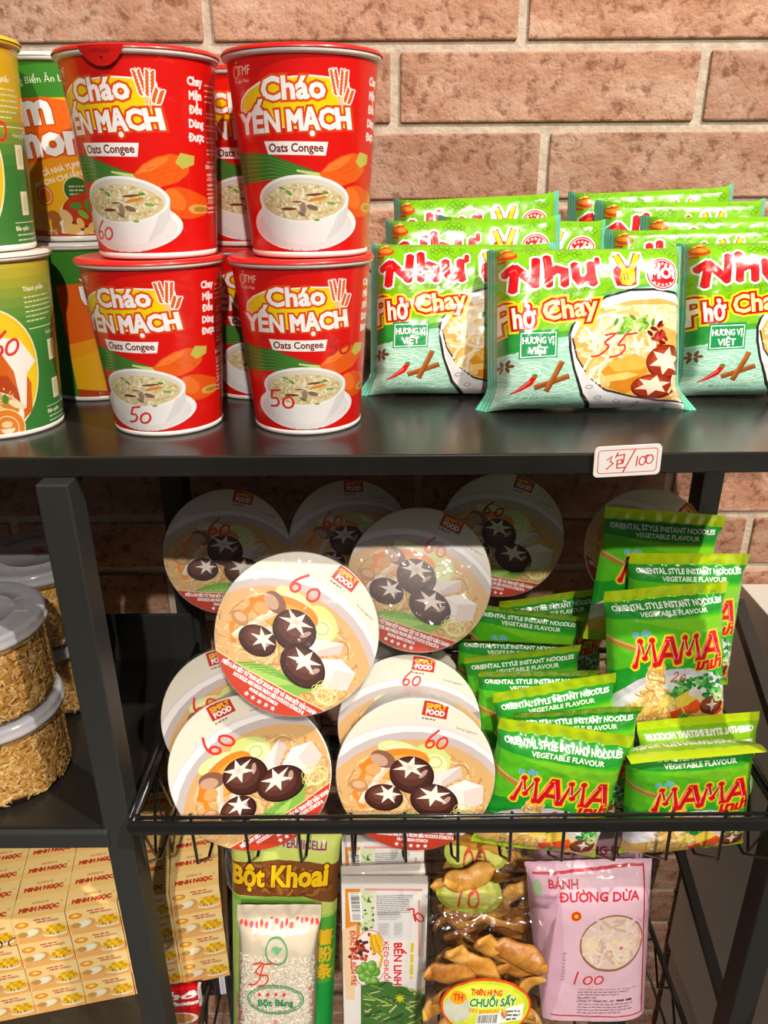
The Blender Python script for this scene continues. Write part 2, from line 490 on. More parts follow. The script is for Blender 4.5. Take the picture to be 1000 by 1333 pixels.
def cells(q, nu, nv, diag):
    """pieces of a convex polygon per grid cell half: (tile key, covers it whole, polygon)"""
    xs = [p[0] for p in q]; i0, i1 = max(math.floor(min(xs) + 1e-9), 0), min(math.ceil(max(xs) - 1e-9), nu)
    for i in range(i0, i1):
        col = q
        if min(xs) < i - 1e-9: col = clip_half(col, 1, 0, -i)
        if max(xs) > i + 1 + 1e-9: col = clip_half(col, -1, 0, i + 1)
        if len(col) < 3: continue
        ys = [p[1] for p in col]; j0, j1 = max(math.floor(min(ys) + 1e-9), 0), min(math.ceil(max(ys) - 1e-9), nv)
        for j in range(j0, j1):
            c = col
            if min(ys) < j - 1e-9: c = clip_half(c, 0, 1, -j)
            if max(ys) > j + 1 + 1e-9: c = clip_half(c, 0, -1, j + 1)
            if len(c) < 3: continue
            if not diag:
                A = abs(parea(c))
                if A > 1e-7: yield (i, j, 0), A > 1.99999, c
                continue
            k = [(p[0] - i) - (p[1] - j) for p in c]
            for sgn in (1, -1):
                if max(x * sgn for x in k) < 1e-6: continue
                d = c if min(x * sgn for x in k) > -1e-9 else clip_half(c, sgn, -sgn, -sgn * (i - j))
                if len(d) >= 3:
                    A = abs(parea(d))
                    if A > 1e-7: yield (i, j, sgn), A > .99999, d

class Surf:
    """grid of points over u in [u0,u1], v in [v0,v1] (design mm, v up); fn(u, v) arrays -> x, y, z in metres"""
    def __init__(s, nu, nv, u0, u1, v0, v1, fn, flip=False, diag=True):
        s.nu, s.nv, s.u0, s.u1, s.v0, s.v1, s.diag = nu, nv, u0, u1, v0, v1, diag
        U, V = np.meshgrid(np.linspace(u0, u1, nu + 1), np.linspace(v0, v1, nv + 1), indexing='ij')
        s.P = np.stack(fn(U, V), -1)
        Tu = np.gradient(s.P, axis=0); Tv = np.gradient(s.P, axis=1)
        n = np.cross(Tu, Tv); n /= np.maximum(np.linalg.norm(n, axis=-1, keepdims=True), 1e-12)
        s.N = -n if flip else n; s.flip = flip
    def map(s, V):
        i = np.clip(np.floor(V[:, 0]), 0, s.nu - 1).astype(int); j = np.clip(np.floor(V[:, 1]), 0, s.nv - 1).astype(int)
        fu = V[:, 0] - i; fv = V[:, 1] - j
        def bl(A):
            a, b, c, d = A[i, j], A[i + 1, j], A[i + 1, j + 1], A[i, j + 1]
            lo = a + fu[:, None] * (b - a) + fv[:, None] * (c - b); hi = a + fv[:, None] * (d - a) + fu[:, None] * (c - d)
            return np.where((fu >= fv)[:, None], lo, hi)
        P, N = bl(s.P), bl(s.N); N /= np.maximum(np.linalg.norm(N, axis=-1, keepdims=True), 1e-12)
        return P, N
def art_mesh(name, parts, fin, parent=None, smooth=True):
    """parts = [(Art, Surf), ...] -> ONE mesh object"""
    VV, NN, FF, MM, hexes = [], [], [], [], []; off = 0
    for a, sf in parts:
        V, F, MI, hx = a.cut(sf.nu, sf.nv, sf.u0, sf.u1, sf.v0, sf.v1, sf.diag)
        P, N = sf.map(V); VV.append(P); NN.append(N)
        lut = []
        for h in hx:
            if h not in hexes: hexes.append(h)
            lut.append(hexes.index(h))
        FF.extend([tuple(i + off for i in (f[::-1] if sf.flip else f)) for f in F]); MM.extend([lut[m] for m in MI]); off += len(P)
    me = bpy.data.meshes.new(name); VV = np.concatenate(VV); NN = np.concatenate(NN)
    me.from_pydata(VV.tolist(), [], FF)
    for h in hexes: me.materials.append(mat(h, fin))
    me.polygons.foreach_set('material_index', MM)
    me.polygons.foreach_set('use_smooth', [True] * len(FF))
    if smooth: me.normals_split_custom_set_from_vertices(NN.tolist())
    me.update()
    o = bpy.data.objects.new(name, me); link(o, parent)
    return o
def quad_xf(src, W, H):        # photo-crop quad TL,TR,BR,BL -> mm, v up, origin bottom left
    A = []; B = []
    for (x, y), (u, v) in zip(src, ((0, H), (W, H), (W, 0), (0, 0))):
        A.append([x, y, 1, 0, 0, 0, -u * x, -u * y]); B.append(u); A.append([0, 0, 0, x, y, 1, -v * x, -v * y]); B.append(v)
    h = np.linalg.solve(np.array(A, float), np.array(B, float))
    return lambda x, y: ((h[0] * x + h[1] * y + h[2]) / (h[6] * x + h[7] * y + 1), (h[3] * x + h[4] * y + h[5]) / (h[6] * x + h[7] * y + 1))
def scribble(a, digits, x, y, h, hexc='#e0392b', w=None, slant=.15, gap=.62):
    """hand-written marker digits, y = baseline (down positive)"""
    D = {'6': [[(.52, 1), (.22, .62), (.08, .28), (.16, .04), (.38, .0), (.52, .18), (.42, .38), (.2, .36), (.1, .2)]],
         '0': [[(.3, .62), (.1, .48), (.06, .2), (.2, .0), (.46, .04), (.58, .3), (.48, .56), (.3, .62)]],
         '5': [[(.14, .92), (.1, .5), (.34, .5), (.46, .28), (.34, .06), (.06, .0)], [(.12, .92), (.55, 1.0)]],
         '3': [[(.05, .9), (.42, .98), (.2, .62), (.46, .42), (.3, .08), (.02, .02)]],
         '2': [[(.06, .8), (.3, .98), (.48, .78), (.3, .4), (.02, .06), (.3, .06), (.62, .12)]],
         '1': [[(.28, 1), (.2, .5), (.18, 0)]], '7': [[(.04, .9), (.5, .96), (.3, .5), (.2, 0)]], '/': [[(.5, 1.25), (.0, -.25)]]}
    w = w or h * .125; px = x
    for ch in digits:
        for st in D[ch]:
            pts = []
            st2 = st
            for k in range(len(st2) - 1):       # smooth a little
                p0 = st2[max(k - 1, 0)]; p1 = st2[k]; p2 = st2[k + 1]; p3 = st2[min(k + 2, len(st2) - 1)]
                for t in (0, .33, .66):
                    pts.append(tuple(.5 * (2 * p1[i] + (p2[i] - p0[i]) * t + (2 * p0[i] - 5 * p1[i] + 4 * p2[i] - p3[i]) * t * t + (3 * p1[i] - p0[i] - 3 * p2[i] + p3[i]) * t ** 3) for i in (0, 1)))
            pts.append(st2[-1])
            a.stroke([(px + (p[0] + slant * p[1]) * h, y - p[1] * h) for p in pts], w, hexc)
        px += gap * h

# ================================================================== SETTING
def brick_material():
    m = bpy.data.materials.new('salmon_brick'); m.use_nodes = True; nt = m.node_tree; b = nt.nodes['Principled BSDF']; N = nt.nodes.new; Lk = nt.links.new
    tc = N('ShaderNodeTexCoord'); geo = N('ShaderNodeNewGeometry')
    add = N('ShaderNodeVectorMath'); add.operation = 'ADD'
    sc3 = N('ShaderNodeVectorMath'); sc3.operation = 'SCALE'; sc3.inputs['Scale'].default_value = 3.0
    cmb = N('ShaderNodeCombineXYZ')
    for k in range(3): Lk(geo.outputs['Random Per Island'], cmb.inputs[k])
    Lk(cmb.outputs[0], sc3.inputs[0]); Lk(tc.outputs['Object'], add.inputs[0]); Lk(sc3.outputs[0], add.inputs[1])
    st = N('ShaderNodeMapping'); st.inputs['Scale'].default_value = (1, 1, 2.2); Lk(add.outputs[0], st.inputs[0])
    n1 = N('ShaderNodeTexNoise'); n1.inputs['Scale'].default_value = 14; n1.inputs['Detail'].default_value = 6; n1.inputs['Roughness'].default_value = .7
    n2 = N('ShaderNodeTexNoise'); n2.inputs['Scale'].default_value = 95; n2.inputs['Detail'].default_value = 4; n2.inputs['Roughness'].default_value = .65
    Lk(st.outputs[0], n1.inputs[0]); Lk(add.outputs[0], n2.inputs[0])
    r1 = N('ShaderNodeValToRGB'); e = r1.color_ramp.elements
    e[0].position = .30; e[0].color = lin('#a27158'); e[1].position = .72; e[1].color = lin('#d0b09b')
    x = e.new(.5); x.color = lin('#ba8e76')
    Lk(n1.outputs[0], r1.inputs[0])
    r2 = N('ShaderNodeValToRGB'); r2.color_ramp.elements[0].position = .34; r2.color_ramp.elements[0].color = (.42, .31, .25, 1); r2.color_ramp.elements[1].position = .47; r2.color_ramp.elements[1].color = (1, 1, 1, 1)
    Lk(n2.outputs[0], r2.inputs[0])
    mx = N('ShaderNodeMix'); mx.data_type = 'RGBA'; mx.blend_type = 'MULTIPLY'; mx.inputs['Factor'].default_value = .8
    Lk(r1.outputs[0], mx.inputs['A']); Lk(r2.outputs[0], mx.inputs['B'])
    hs = N('ShaderNodeHueSaturation'); mr = N('ShaderNodeMapRange'); mr.inputs['To Min'].default_value = .84; mr.inputs['To Max'].default_value = 1.16
    Lk(geo.outputs['Random Per Island'], mr.inputs[0]); Lk(mr.outputs[0], hs.inputs['Value']); Lk(mx.outputs['Result'], hs.inputs['Color'])
    Lk(hs.outputs[0], b.inputs['Base Color']); b.inputs['Roughness'].default_value = .75; b.inputs['Specular IOR Level'].default_value = .25
    bp = N('ShaderNodeBump'); bp.inputs['Strength'].default_value = .75; bp.inputs['Distance'].default_value = .004
    Lk(n2.outputs[0], bp.inputs['Height']); Lk(bp.outputs[0], b.inputs['Normal'])
    return m
WALL_Y = .745; ROW = .0596 * .745 / .72; Z0 = .0978 * .745 / .72
def build_wall():
    bm = bmesh.new(); R = random.Random(5)
    L = .2623; J = .0088
    joint = {-1: at(682, 30, y=WALL_Y).x, 0: at(515, 115, y=WALL_Y).x, 1: at(708, 220, y=WALL_Y).x, 6: at(219, 650, y=WALL_Y).x, 7: at(972, 710, y=WALL_Y).x, 8: at(223, 775, y=WALL_Y).x}
    for k in range(-5, 25):
        ztop = Z0 - ROW * k - .0044; zb = Z0 - ROW * (k + 1) + .0044
        x0 = joint.get(k, R.uniform(0, L)); x = x0 - L * 6
        while x < 1.3:
            if x > -1.4: add_box(bm, x + J / 2, x + L - J / 2, WALL_Y, WALL_Y + .02, zb, ztop, bevel=.0016)
            x += L
    for v in bm.verts: v.co.z += HC
    add_box(bm, -1.6, 1.7, WALL_Y + .0035, WALL_Y + .14, 0, HC + .45, mi=1)
    mortar = solid('pale_mortar', '#d3c5b4', .9, spec=.2, bump=.5, bump_scale=220, hex2='#bfae9b', noise_scale=60)
    o = bm_obj('wall_back', bm, [brick_material(), mortar])
    tag(o, 'salmon brick tile wall with pale mortar behind the shelves', 'wall', kind='structure')
build_wall()
bm = bmesh.new(); add_box(bm, -1.6, 1.7, -1.6, .9, -.1, 0)
tag(bm_obj('floor', bm, solid('grey_floor', '#77736e', .4, hex2='#827d77', noise_scale=6)), 'plain grey shop floor', 'floor', kind='structure')

# ================================================================== THE BLACK RACK
M_BOARD = solid('black_laminate', '#1d1c1a', .26, spec=.45, hex2='#282623', noise_scale=9, bump=.02, bump_scale=300)
M_STEEL = solid('black_powder_coat', '#30312f', .42, spec=.45, bump=.04, bump_scale=500)
M_WIRE = solid('black_wire', '#1b1b1b', .28, spec=.6, coat=.3)
M_CHROME = solid('chrome', '#d8d8d8', .18, metal=1)
SHELF_Z = -.158; SHELF_F = .4525; X_END = .318
rack = empty('display_rack', (0, .58, -HC))
tag(rack, 'black metal rack with a charcoal top shelf against the brick wall', 'rack')
def rack_part(name, m, boxes, bevel=.0012, parent=None):
    bm = bmesh.new()
    for b in boxes: add_box(bm, *b, bevel=bevel)
    o = bm_obj(name, bm, m, None)
    o.data.transform(Matrix.Translation((0, -.58, HC))); o.parent = parent or rack
    return o
rack_part('top_shelf', M_BOARD, [(-.80, X_END, SHELF_F, .728, SHELF_Z - .0138, SHELF_Z)])
# posts: front left, front right, rear left, rear right, far left pair
for i, (x0, x1, y0, y1) in enumerate(((-.2150, -.1945, .440, .464), (.3010, .3215, .440, .464), (-.2105, -.1885, .672, .698), (.2995, .3195, .672, .698), (-.78, -.758, .44, .466), (-.78, -.758, .672, .698))):
    top = SHELF_Z - .0138
    p = rack_part('post', M_STEEL, [(x0, x1, y0, y1, -HC, top)])
    if i == 0:
        for (bx, bz, by, dx) in ((-.1945, -.452, .449, 1), (-.2150, -.428, .456, -1)):
            bm = bmesh.new(); add_lathe(bm, [(0.0001, .0036), (.003, .0032), (.0046, .0016), (.005, 0)], n=20, cap1=True)
            b = bm_obj('bolt', bm, M_CHROME, None, smooth=True)
            b.data.transform(Matrix.Translation((bx, by - .58, bz + HC)) @ Matrix.Rotation(dx * PI / 2, 4, 'Y')); b.parent = p
JAR_Z = -.452; BOX_Z = -.752
rack_part('middle_shelf', M_BOARD, [(-.757, -.2115, .4425, .664, JAR_Z - .013, JAR_Z), (-.2115, -.1945, .468, .664, JAR_Z - .013, JAR_Z)])
rack_part('shelf_lip', M_STEEL, [(-.757, -.2115, .437, .4425, JAR_Z - .0175, JAR_Z - .001)], bevel=.002)
rack_part('rear_beam', M_STEEL, [(-.757, -.1945, .668, .671, JAR_Z - .013, -.401)])
rack_part('rear_rail', M_STEEL, [(-.188, .2995, .680, .694, -.60, -.575)])
rack_part('bottom_shelf', M_BOARD, [(-.757, -.2200, .445, .70, BOX_Z - .013, BOX_Z)])

# white cabinet standing to the right, with dark strips along its side
cab = empty('white_cabinet', (.52, .45, -HC))
tag(cab, 'plain white side panel of a cabinet to the right of the black rack', 'cabinet')
def cab_part(name, m, boxes, bevel=.001):
    bm = bmesh.new()
    for b in boxes: add_box(bm, *b, bevel=bevel)
    o = bm_obj(name, bm, m, None); o.data.transform(Matrix.Translation((-.52, -.45, HC))); o.parent = cab; return o
M_WHITE = solid('white_panel', '#d9d4cc', .4, spec=.4)
cab_part('side_panel', M_WHITE, [(.388, .70, -.10, .735, -.972, -.408)])
cab_part('plinth', M_WHITE, [(.392, .70, -.10, .73, -HC, -.978)])
def bar(name, p, q, w, t):
    bm = bmesh.new(); p, q = Vector(p), Vector(q); d = (q - p).normalized(); side = Vector((1, 0, 0)) if abs(d.x) < .7 else Vector((0, 1, 0)); upv = side.cross(d)
    vs = []
    for a in (p, q):
        for s, u in ((-1, -1), (1, -1), (1, 1), (-1, 1)): vs.append(bm.verts.new(a + side * s * t / 2 + upv * u * w / 2))
    for f in ((0, 1, 2, 3), (7, 6, 5, 4), (0, 4, 5, 1), (1, 5, 6, 2), (2, 6, 7, 3), (3, 7, 4, 0)): bm.faces.new([vs[k] for k in f])
    o = bm_obj(name, bm, M_STEEL, None); o.data.transform(Matrix.Translation((0, -.58, HC))); o.parent = rack; return o
bar('side_brace', (.3665, .694, -.408), (.323, .452, -.446), .012, .012)
bar('side_brace', (.354, .694, -.744), (.323, .452, -.741), .009, .010)
bar('brace_bracket', (.3195, .690, -.408), (.3665, .690, -.408), .012, .010)
bar('brace_bracket', (.3195, .690, -.744), (.354, .690, -.744), .010, .010)

# ================================================================== CUPS
CUP_H = .1122; R_TOP = .0455; R_BOT = .0368
def cup_surf(rot, h=CUP_H, rt=R_TOP, rb=R_BOT, z0=.003, z1=None):
    z1 = z1 or h - .0035; Rm = 41.0
    def fn(U, V):
        th = U / Rm - PI / 2 + math.radians(rot); t = V / 96.0; z = z0 + t * (z1 - z0)
        r = rb + (rt - rb) * z / h
        return r * np.cos(th), r * np.sin(th), z
    return Surf(96, 10, -PI * Rm, PI * Rm, 0, 96, fn)
WRAP = film_mat('shrink_film', gloss=.035, rough=.06, bump=.5, scale=55)
WRAPC = film_mat('crinkled_film', gloss=.16, rough=.06, haze=.06, bump=.8, scale=90)

def red_art():
    xc, yt, yb = 492, 130, 1170
    def xf(x, y):
        r = 437 + (300 - 437) * (y - yt) / (yb - yt); s = max(-.995, min(.995, (x - xc) / r))
        return (math.asin(s) * 41.0, (yb - y) / (yb - yt) * 99.5)
    a = Art(None); RED = '#e3150f'
    a.convex([(-129, -2), (129, -2), (129, 99), (-129, 99)], RED)
    # back face panel and side details in mm (u along the wrap, v up)
    a.rect(58, 6, 100, 90, '#d81610'); 
    for i in range(9): a.lines(62, 20 + i * 6, 34, 2, 2, .7, '#f2b6a8', seed=i)
    a.rect(-112, 10, -70, 86, '#f2ead9'); a.lines(-108, 16, 34, 20, 3.2, .9, '#b02a20', seed=77)
    a.xf = xf
    # scallions, left
    R = random.Random(3)
    for k in range(26):
        t = k / 25; c = ['#2f6b2a', '#4f8f35', '#265a26', '#6fae45'][k % 4]
        a.stroke([(125 + 30 * t, 640 + 170 * t), (330 + 20 * t, 655 + 120 * t), (600 - 60 * t, 752 + 30 * t)], 13 - 3 * t, c, taper=[1, 1, .5])
    a.stroke([(480, 735), (610, 760)], 18, '#cfe08a', taper=[.7, 1.1])
    # carrots, right
    a.poly([(590, 752), (640, 700), (705, 662), (765, 645), (800, 655), (818, 690), (812, 740), (770, 790), (700, 815), (630, 800)], '#f0651a')
    a.poly([(600, 748), (650, 702), (710, 670), (760, 655), (740, 690), (680, 730)], '#f98334')
    a.poly([(775, 690), (800, 640), (838, 655), (830, 700), (795, 722)], '#c9c65a')
    a.ell(768, 900, 66, 86, '#ee5c14', rot=-12); a.ell(745, 880, 34, 60, '#f77a2a', rot=-12); a.ell(806, 935, 24, 26, '#dfae55'); a.ell(809, 937, 13, 14, '#b88232')
    for q in range(6): a.stroke([(660 + q * 22, 720 + (q % 3) * 16), (690 + q * 20, 712 + (q % 3) * 16)], 3, '#d34c10')
    # saucer + bowl of congee
    a.ell(495, 1010, 258, 150, '#ffffff'); a.ell(495, 1022, 238, 132, '#eeecef')
    a.poly([(272, 870), (285, 985), (330, 1060), (405, 1110), (500, 1122), (600, 1108), (670, 1055), (715, 980), (728, 865)], '#f6f4f5')
    a.poly([(600, 1108), (670, 1055), (715, 980), (728, 865), (690, 920), (650, 1010)], '#e3e1e4')
    a.ell(498, 878, 230, 124, '#ffffff'); a.ell(498, 882, 216, 112, '#e4e0d8'); a.ell(498, 896, 204, 98, '#ddcf9f')
    a.noodles(498, 896, 196, 92, 240, ['#f0e6c6', '#d2bd83', '#e9dcb4', '#c9b27a', '#f6efd8'], 9, seed=5, length=22, curl=.9)
    for (x, y, w, h, r, c) in ((430, 848, 20, 9, 40, '#6aa33a'), (545, 925, 30, 14, 20, '#8a6a5a'), (500, 930, 16, 34, 0, '#9b8576'), (425, 932, 40, 8, 0, '#7a3b22'), (575, 880, 52, 9, -12, '#e08a2c'), (560, 858, 46, 7, -4, '#7a4a30'), (615, 848, 16, 8, 0, '#5f9a35'), (640, 905, 22, 9, 10, '#86ad52'), (395, 825, 18, 6, 20, '#6aa33a'), (470, 895, 26, 5, 0, '#8c4b2c'), (565, 992, 15, 6, 0, '#79a842'), (490, 960, 22, 8, 30, '#7d6a60')):
        a.ell(x, y, w, h, c, rot=r, n=14)
    # yellow swoosh behind the name
    a.poly([(172, 420), (180, 378), (225, 335), (300, 300), (420, 284), (560, 274), (690, 282), (770, 300), (770, 520), (540, 532), (410, 522), (300, 470), (175, 432)], '#ffffff')
    a.poly([(178, 420), (188, 384), (230, 342), (305, 308), (420, 292), (560, 282), (690, 290), (764, 308), (764, 516), (540, 526), (410, 518), (300, 465), (180, 425)], '#fbd90f')
    # ears of grain
    for (bx, by, tx, ty) in ((716, 425, 690, 240), (722, 430, 752, 240), (738, 430, 778, 330)):
        for wcol, ww, kk in (('#ffffff', 26, 1.28), ('#e8641c', 4, 1.0)):
            a.stroke([(bx, by), ((bx + tx) / 2 + 3, (by + ty) / 2), (tx, ty)], 4 if wcol != '#ffffff' else 9, wcol if wcol == '#ffffff' else '#e8641c')
        n = 7 if ty < 300 else 5
        dx, dy = tx - bx, ty - by; L = math.hypot(dx, dy); ang = math.degrees(math.atan2(dy, dx))
        for lay, (rx, ry, c) in enumerate(((19, 12, '#ffffff'), (13, 6.5, '#e3651f'))):
            for k in range(n):
                t = .38 + .62 * k / n
                for s in (-1, 1):
                    a.ell(bx + dx * t - dy / L * s * 11, by + dy * t + dx / L * s * 11, rx, ry, c, rot=ang + s * 28, n=12)
    OR = '#e8550f'
    a.text('Cháo', 303, 388, 150, '#ffffff', fit=346, bold=5.5, outline=[(OR, 12)], rot=-1.5)
    a.text('YẾN MẠCH', 176, 545, 138, '#ffffff', fit=596, bold=6.5, outline=[('#e2470e', 11)], rot=-2.2)
    a.poly([(308, 586), (645, 592), (628, 660), (330, 652)], '#ffffff'); a.text('Oats Congee', 476, 640, 60, '#7a2a12', align='c', fit=288, bold=1.6)
    # small maker's mark and weight line
    a.text('TMF', 168, 262, 64, '#f3e9df', fit=78); a.ring(155, 246, 16, 28, 7, '#d8c9a0', n=18); a.ell(160, 200, 10, 6, '#9bb04a', n=10); a.text('Thuận Phát', 140, 298, 24, '#f3e9df', fit=96)
    a.text('Khối lượng tịnh: 43 g', 500, 1170, 32, '#4a4448', align='c', fit=206)
    # side column of words
    a.xf = lambda x, y: (x, y)
    u = a
    a.xf = lambda x, y: (x, -y)
    for i, w in enumerate(('Chay', 'Mặn', 'Đều', 'Dùng', 'Được')): a.text(w, 53, -(83 - i * 6.6), 5.4, '#ffffff', align='c', bold=.28)
    a.lines(61, -84, 12, 4, 2.6, .6, '#f6c9bd', seed=4)
    a.lines(61, -40, 14, 9, 2.4, .6, '#f6c9bd', seed=9); a.text('Bảo quản:', 60, -43, 3, '#ffffff')
    a.xf = xf
    return a
RED_ART = red_art()
def marked(base, digits, x, y, h, xf=None, **k):
    a = base.clone(); a.L += 1
    if xf: a.xf = xf
    scribble(a, digits, x, y, h, **k); return a

def make_cup(art, rot, loc, label, group, lid_hex='#e0211b', rim_hex='#e9e4df', tab_ang=None, base_hex='#f1eee9', cup_name='noodle_cup', cat='cup', h=CUP_H, rt=R_TOP, rb=R_BOT, wrapped=True, yaw=0, seed=0):
    root = empty(cup_name, loc); tag(root, label, cat, group)
    art_mesh('cup_body', [(art, cup_surf(rot, h, rt, rb))], 'card', root)
    bm = bmesh.new()      # foot ring and hidden bottom
    add_lathe(bm, [(.0001, .0035), (rb - .003, .0035), (rb - .0026, .0002), (rb - .0004, 0), (rb + .0004, .0012), (rb + .0005, .0034), (rb - .001, .0040)], n=72)
    bm_obj('base_ring', bm, mat(base_hex, 'card'), root, smooth=True)
    bm = bmesh.new()      # rolled rim under the lid
    add_lathe(bm, [(rt - .002, h - .0046), (rt + .0004, h - .0046), (rt + .0018, h - .0036), (rt + .0021, h - .0022), (rt + .0012, h - .0008), (rt - .002, h - .0004)], n=72)
    bm_obj('rim', bm, mat(rim_hex, 'card'), root, smooth=True)
    bm = bmesh.new()      # paper lid lapping the rim
    add_lathe(bm, [(.0001, h + .0005), (rt - .0042, h + .0004), (rt - .0012, h + .0009), (rt + .0014, h + .0004), (rt + .0026, h - .0009), (rt + .0027, h - .0017)], n=72)
    lid = bm_obj('lid', bm, mat(lid_hex, 'lid'), root, smooth=True)
    if tab_ang is not None:
        a = Art(None); a.ell(0, 6, 11, 10, '#d41a14', a0=180, a1=360); a.items = []; a.L = 0
        a.poly([(-13, 0), (13, 0), (12, -2.5), (8.5, -7), (4, -9.6), (0, -10.2), (-4, -9.6), (-8.5, -7), (-12, -2.5)], '#cf1812')
        a.text('MỞ NẮP', -0, -4.2 + 0, 3.1, '#5a100c', align='c', fit=10); 
        # text drawn with y up here, so flip it
        L0, hx0, p0 = a.items[-1]; a.items[-1] = (L0, hx0, [[(x, -8.4 - y) for x, y in p] for p in p0])
        a.poly([(-1.2, -5.6), (1.2, -5.6), (0, -7.2)], '#5a100c')
        def fn(U, V):
            th = U / 46.8 - PI / 2 + math.radians(tab_ang); z = h + V / 1000 - .0004; r = rt + .0031 + (rb - rt) * (-V / 1000) / h - .0002 * V * 0 - .001 * np.clip(-V / 10, 0, 1)
            return r * np.cos(th), r * np.sin(th), z
        art_mesh('pull_tab', [(a, Surf(14, 6, -14, 14, -11, 1, fn))], 'lid', lid)
    if wrapped:
        bm = bmesh.new(); R = random.Random(seed)
        prof = [(rb + .0005, .004), (rb + .001 + (rt - rb) * .3, h * .3), (rb + .001 + (rt - rb) * .7, h * .7), (rt + .0002, h - .010), (rt + .0032, h - .002)]
        rings = add_lathe(bm, prof, n=72)
        bm_obj('shrink_wrap', bm, WRAP, root, smooth=True)
        bm = bmesh.new()  # gathered film peak on the lid
        for k in range(9):
            a0 = R.uniform(0, 2 * PI); x, y = R.uniform(-.008, .006), R.uniform(-.012, .006)
            vs = [bm.verts.new((x + R.uniform(-.016, .016), y + R.uniform(-.010, .010), h + .0010)) for _ in range(2)] + [bm.verts.new((x + R.uniform(-.004, .004), y, h + R.uniform(.003, .0075)))]
            bm.faces.new(vs)
        bm_obj('film_gather', bm, WRAPC, lid, recalc=False)
    if yaw: root.rotation_euler.z = math.radians(yaw)
    return root
G = 'red oats congee cups'
c1 = (-.152, .529); c2 = (-.0535, .530); c3 = (-.100, .621); UP = .0065
xfm = RED_ART.xf
make_cup(marked(RED_ART, '60', 290, 1090, 100, xf=xfm, slant=.2), -15, (c1[0] + UP, c1[1], SHELF_Z + CUP_H + .0012), 'red congee cup with a pull tab showing, upper left of the four front red cups', G, tab_ang=-8, seed=1)
make_cup(RED_ART, -1, (c2[0] + UP, c2[1], SHELF_Z + CUP_H + .0012), 'red congee cup without a price mark, upper right of the four front red cups', G, seed=2)
make_cup(marked(RED_ART, '50', 395, 1105, 105, xf=xfm, slant=.25), -10, (*c1, SHELF_Z), 'red congee cup standing on the shelf at left with red 50 on the printed bowl', G, seed=3)
make_cup(marked(marked(RED_ART, '50', 300, 1015, 112, xf=xfm, slant=.0), '50', 640, 690, 100, xf=xfm, hexc='#b8281c', slant=.2), 2, (*c2, SHELF_Z), 'red congee cup standing on the shelf beside the green noodle packs', G, seed=4)
make_cup(RED_ART, 8, (*c3, SHELF_Z + CUP_H + .0012), 'upper red congee cup half hidden behind the gap between the front stacks', G, seed=5, wrapped=False)
make_cup(RED_ART, 8, (*c3, SHELF_Z), 'lower red congee cup in shadow behind the two front stacks', G, seed=6, wrapped=False)

# ---- yellow and green noodle cups at the left edge
def green_side_art(g0=None):
    a = Art(lambda x, y: (x, 96 - y)); g0 = g0 or ['#c9b33a', '#b9ae38', '#a6a838', '#8fa239', '#7a9c3a', '#66963b', '#55913b', '#4a8c3c', '#43883c', '#3f843b', '#3c813a', '#3a7f3a']
    a.rect(-129, -3, 129, 100, g0[-1])
    for i, c in enumerate(g0): a.rect(-129, i * 5.2 - 1, 129, i * 5.2 + 5.2, c)
    # cream egg shaped panel
    def egg(k): return [(-2 + 33 * k * math.cos(t), 56 + (40 if math.sin(t) > 0 else 34) * k * math.sin(t)) for t in [2 * PI * i / 44 for i in range(44)]]
    a.poly(egg(1.0), '#f2e8b5'); a.poly(egg(.965), '#f5c412'); a.poly([(x, y) for x, y in egg(.93) if y > 20], '#f7cf22')
    a.poly([(-30, 60), (-14, 46), (4, 44), (16, 52), (24, 68), (22, 84), (10, 92), (-20, 92)], '#d9661c')
    a.poly([(-30, 72), (-8, 58), (10, 62), (16, 74), (8, 88), (-20, 90)], '#b9481a')
    a.poly([(8, 40), (20, 42), (29, 56), (22, 62), (18, 82), (15, 78), (14, 60), (8, 48)], '#f7f2ea'); a.poly([(-12, 40), (2, 40), (4, 52), (-6, 54), (-12, 50)], '#f4efe4')
    a.ell(-6, 84, 22, 15, '#fbf6ee'); a.ell(-6, 80, 20, 9, '#d9822c'); 
    for i in range(7): a.ell(-14 + i * 4.4, 79 + (i % 3) * 3, 6, 2.2, ['#f3e2b4', '#e7c98a', '#f7efd8'][i % 3], rot=28, n=14)
    for i in range(4): a.ell(-6 + i * 4, 72 + (i % 2) * 3, 3, 2, ['#7bb03c', '#4d8d2f'][i % 2], n=10, rot=30 * i)
    a.noodles(2, 73, 10, 5, 30, ['#f3e4b9', '#d7a25c'], .7, seed=2, length=6)
    a.ell(4, 92, 11.5, 11.5, '#f6e3b0'); a.ell(4, 92, 10.8, 10.8, '#e8862a'); a.ring(4, 92, 7, 7, .5, '#fbead0'); a.ell(4, 92.5, 4.4, 3.2, '#fbead0', a0=0, a1=180); a.ell(4, 90, 3.4, 2, '#f6d8a5')
    a.text('NHIỀU TOPPING', 4, 99.5, 2.6, '#fdf3df', align='c', fit=15, curve=-3.4)
    a.text('Thành phần:', 27, 17, 3.4, '#f4efd0', bold=.1); a.lines(27, 20, 24, 6, 2.6, .8, '#dfe0b0', seed=3); a.rect(28, 37.5, 60, 38, '#e6e9c0')
    a.text('Hướng dẫn', 41, 42.5, 3, '#f4efd0')
    for y in (46, 69): 
        a.rect(42, y, 50, y + 12, '#efe9c4'); a.rect(44, y + 2, 48, y + 10, '#dcd3a2')
    a.rect(34, 84.4, 60, 84.8, '#e6e9c0'); a.text('Bảo quản:', 34, 88.6, 3.2, '#f4efd0', bold=.1); a.lines(35, 90.5, 26, 4, 2.6, .8, '#cfe0b8', seed=8)
    a.rect(62, 8, 108, 90, '#367a36'); a.lines(66, 14, 38, 22, 3.2, .9, '#cfe0b8', seed=11)
    return a
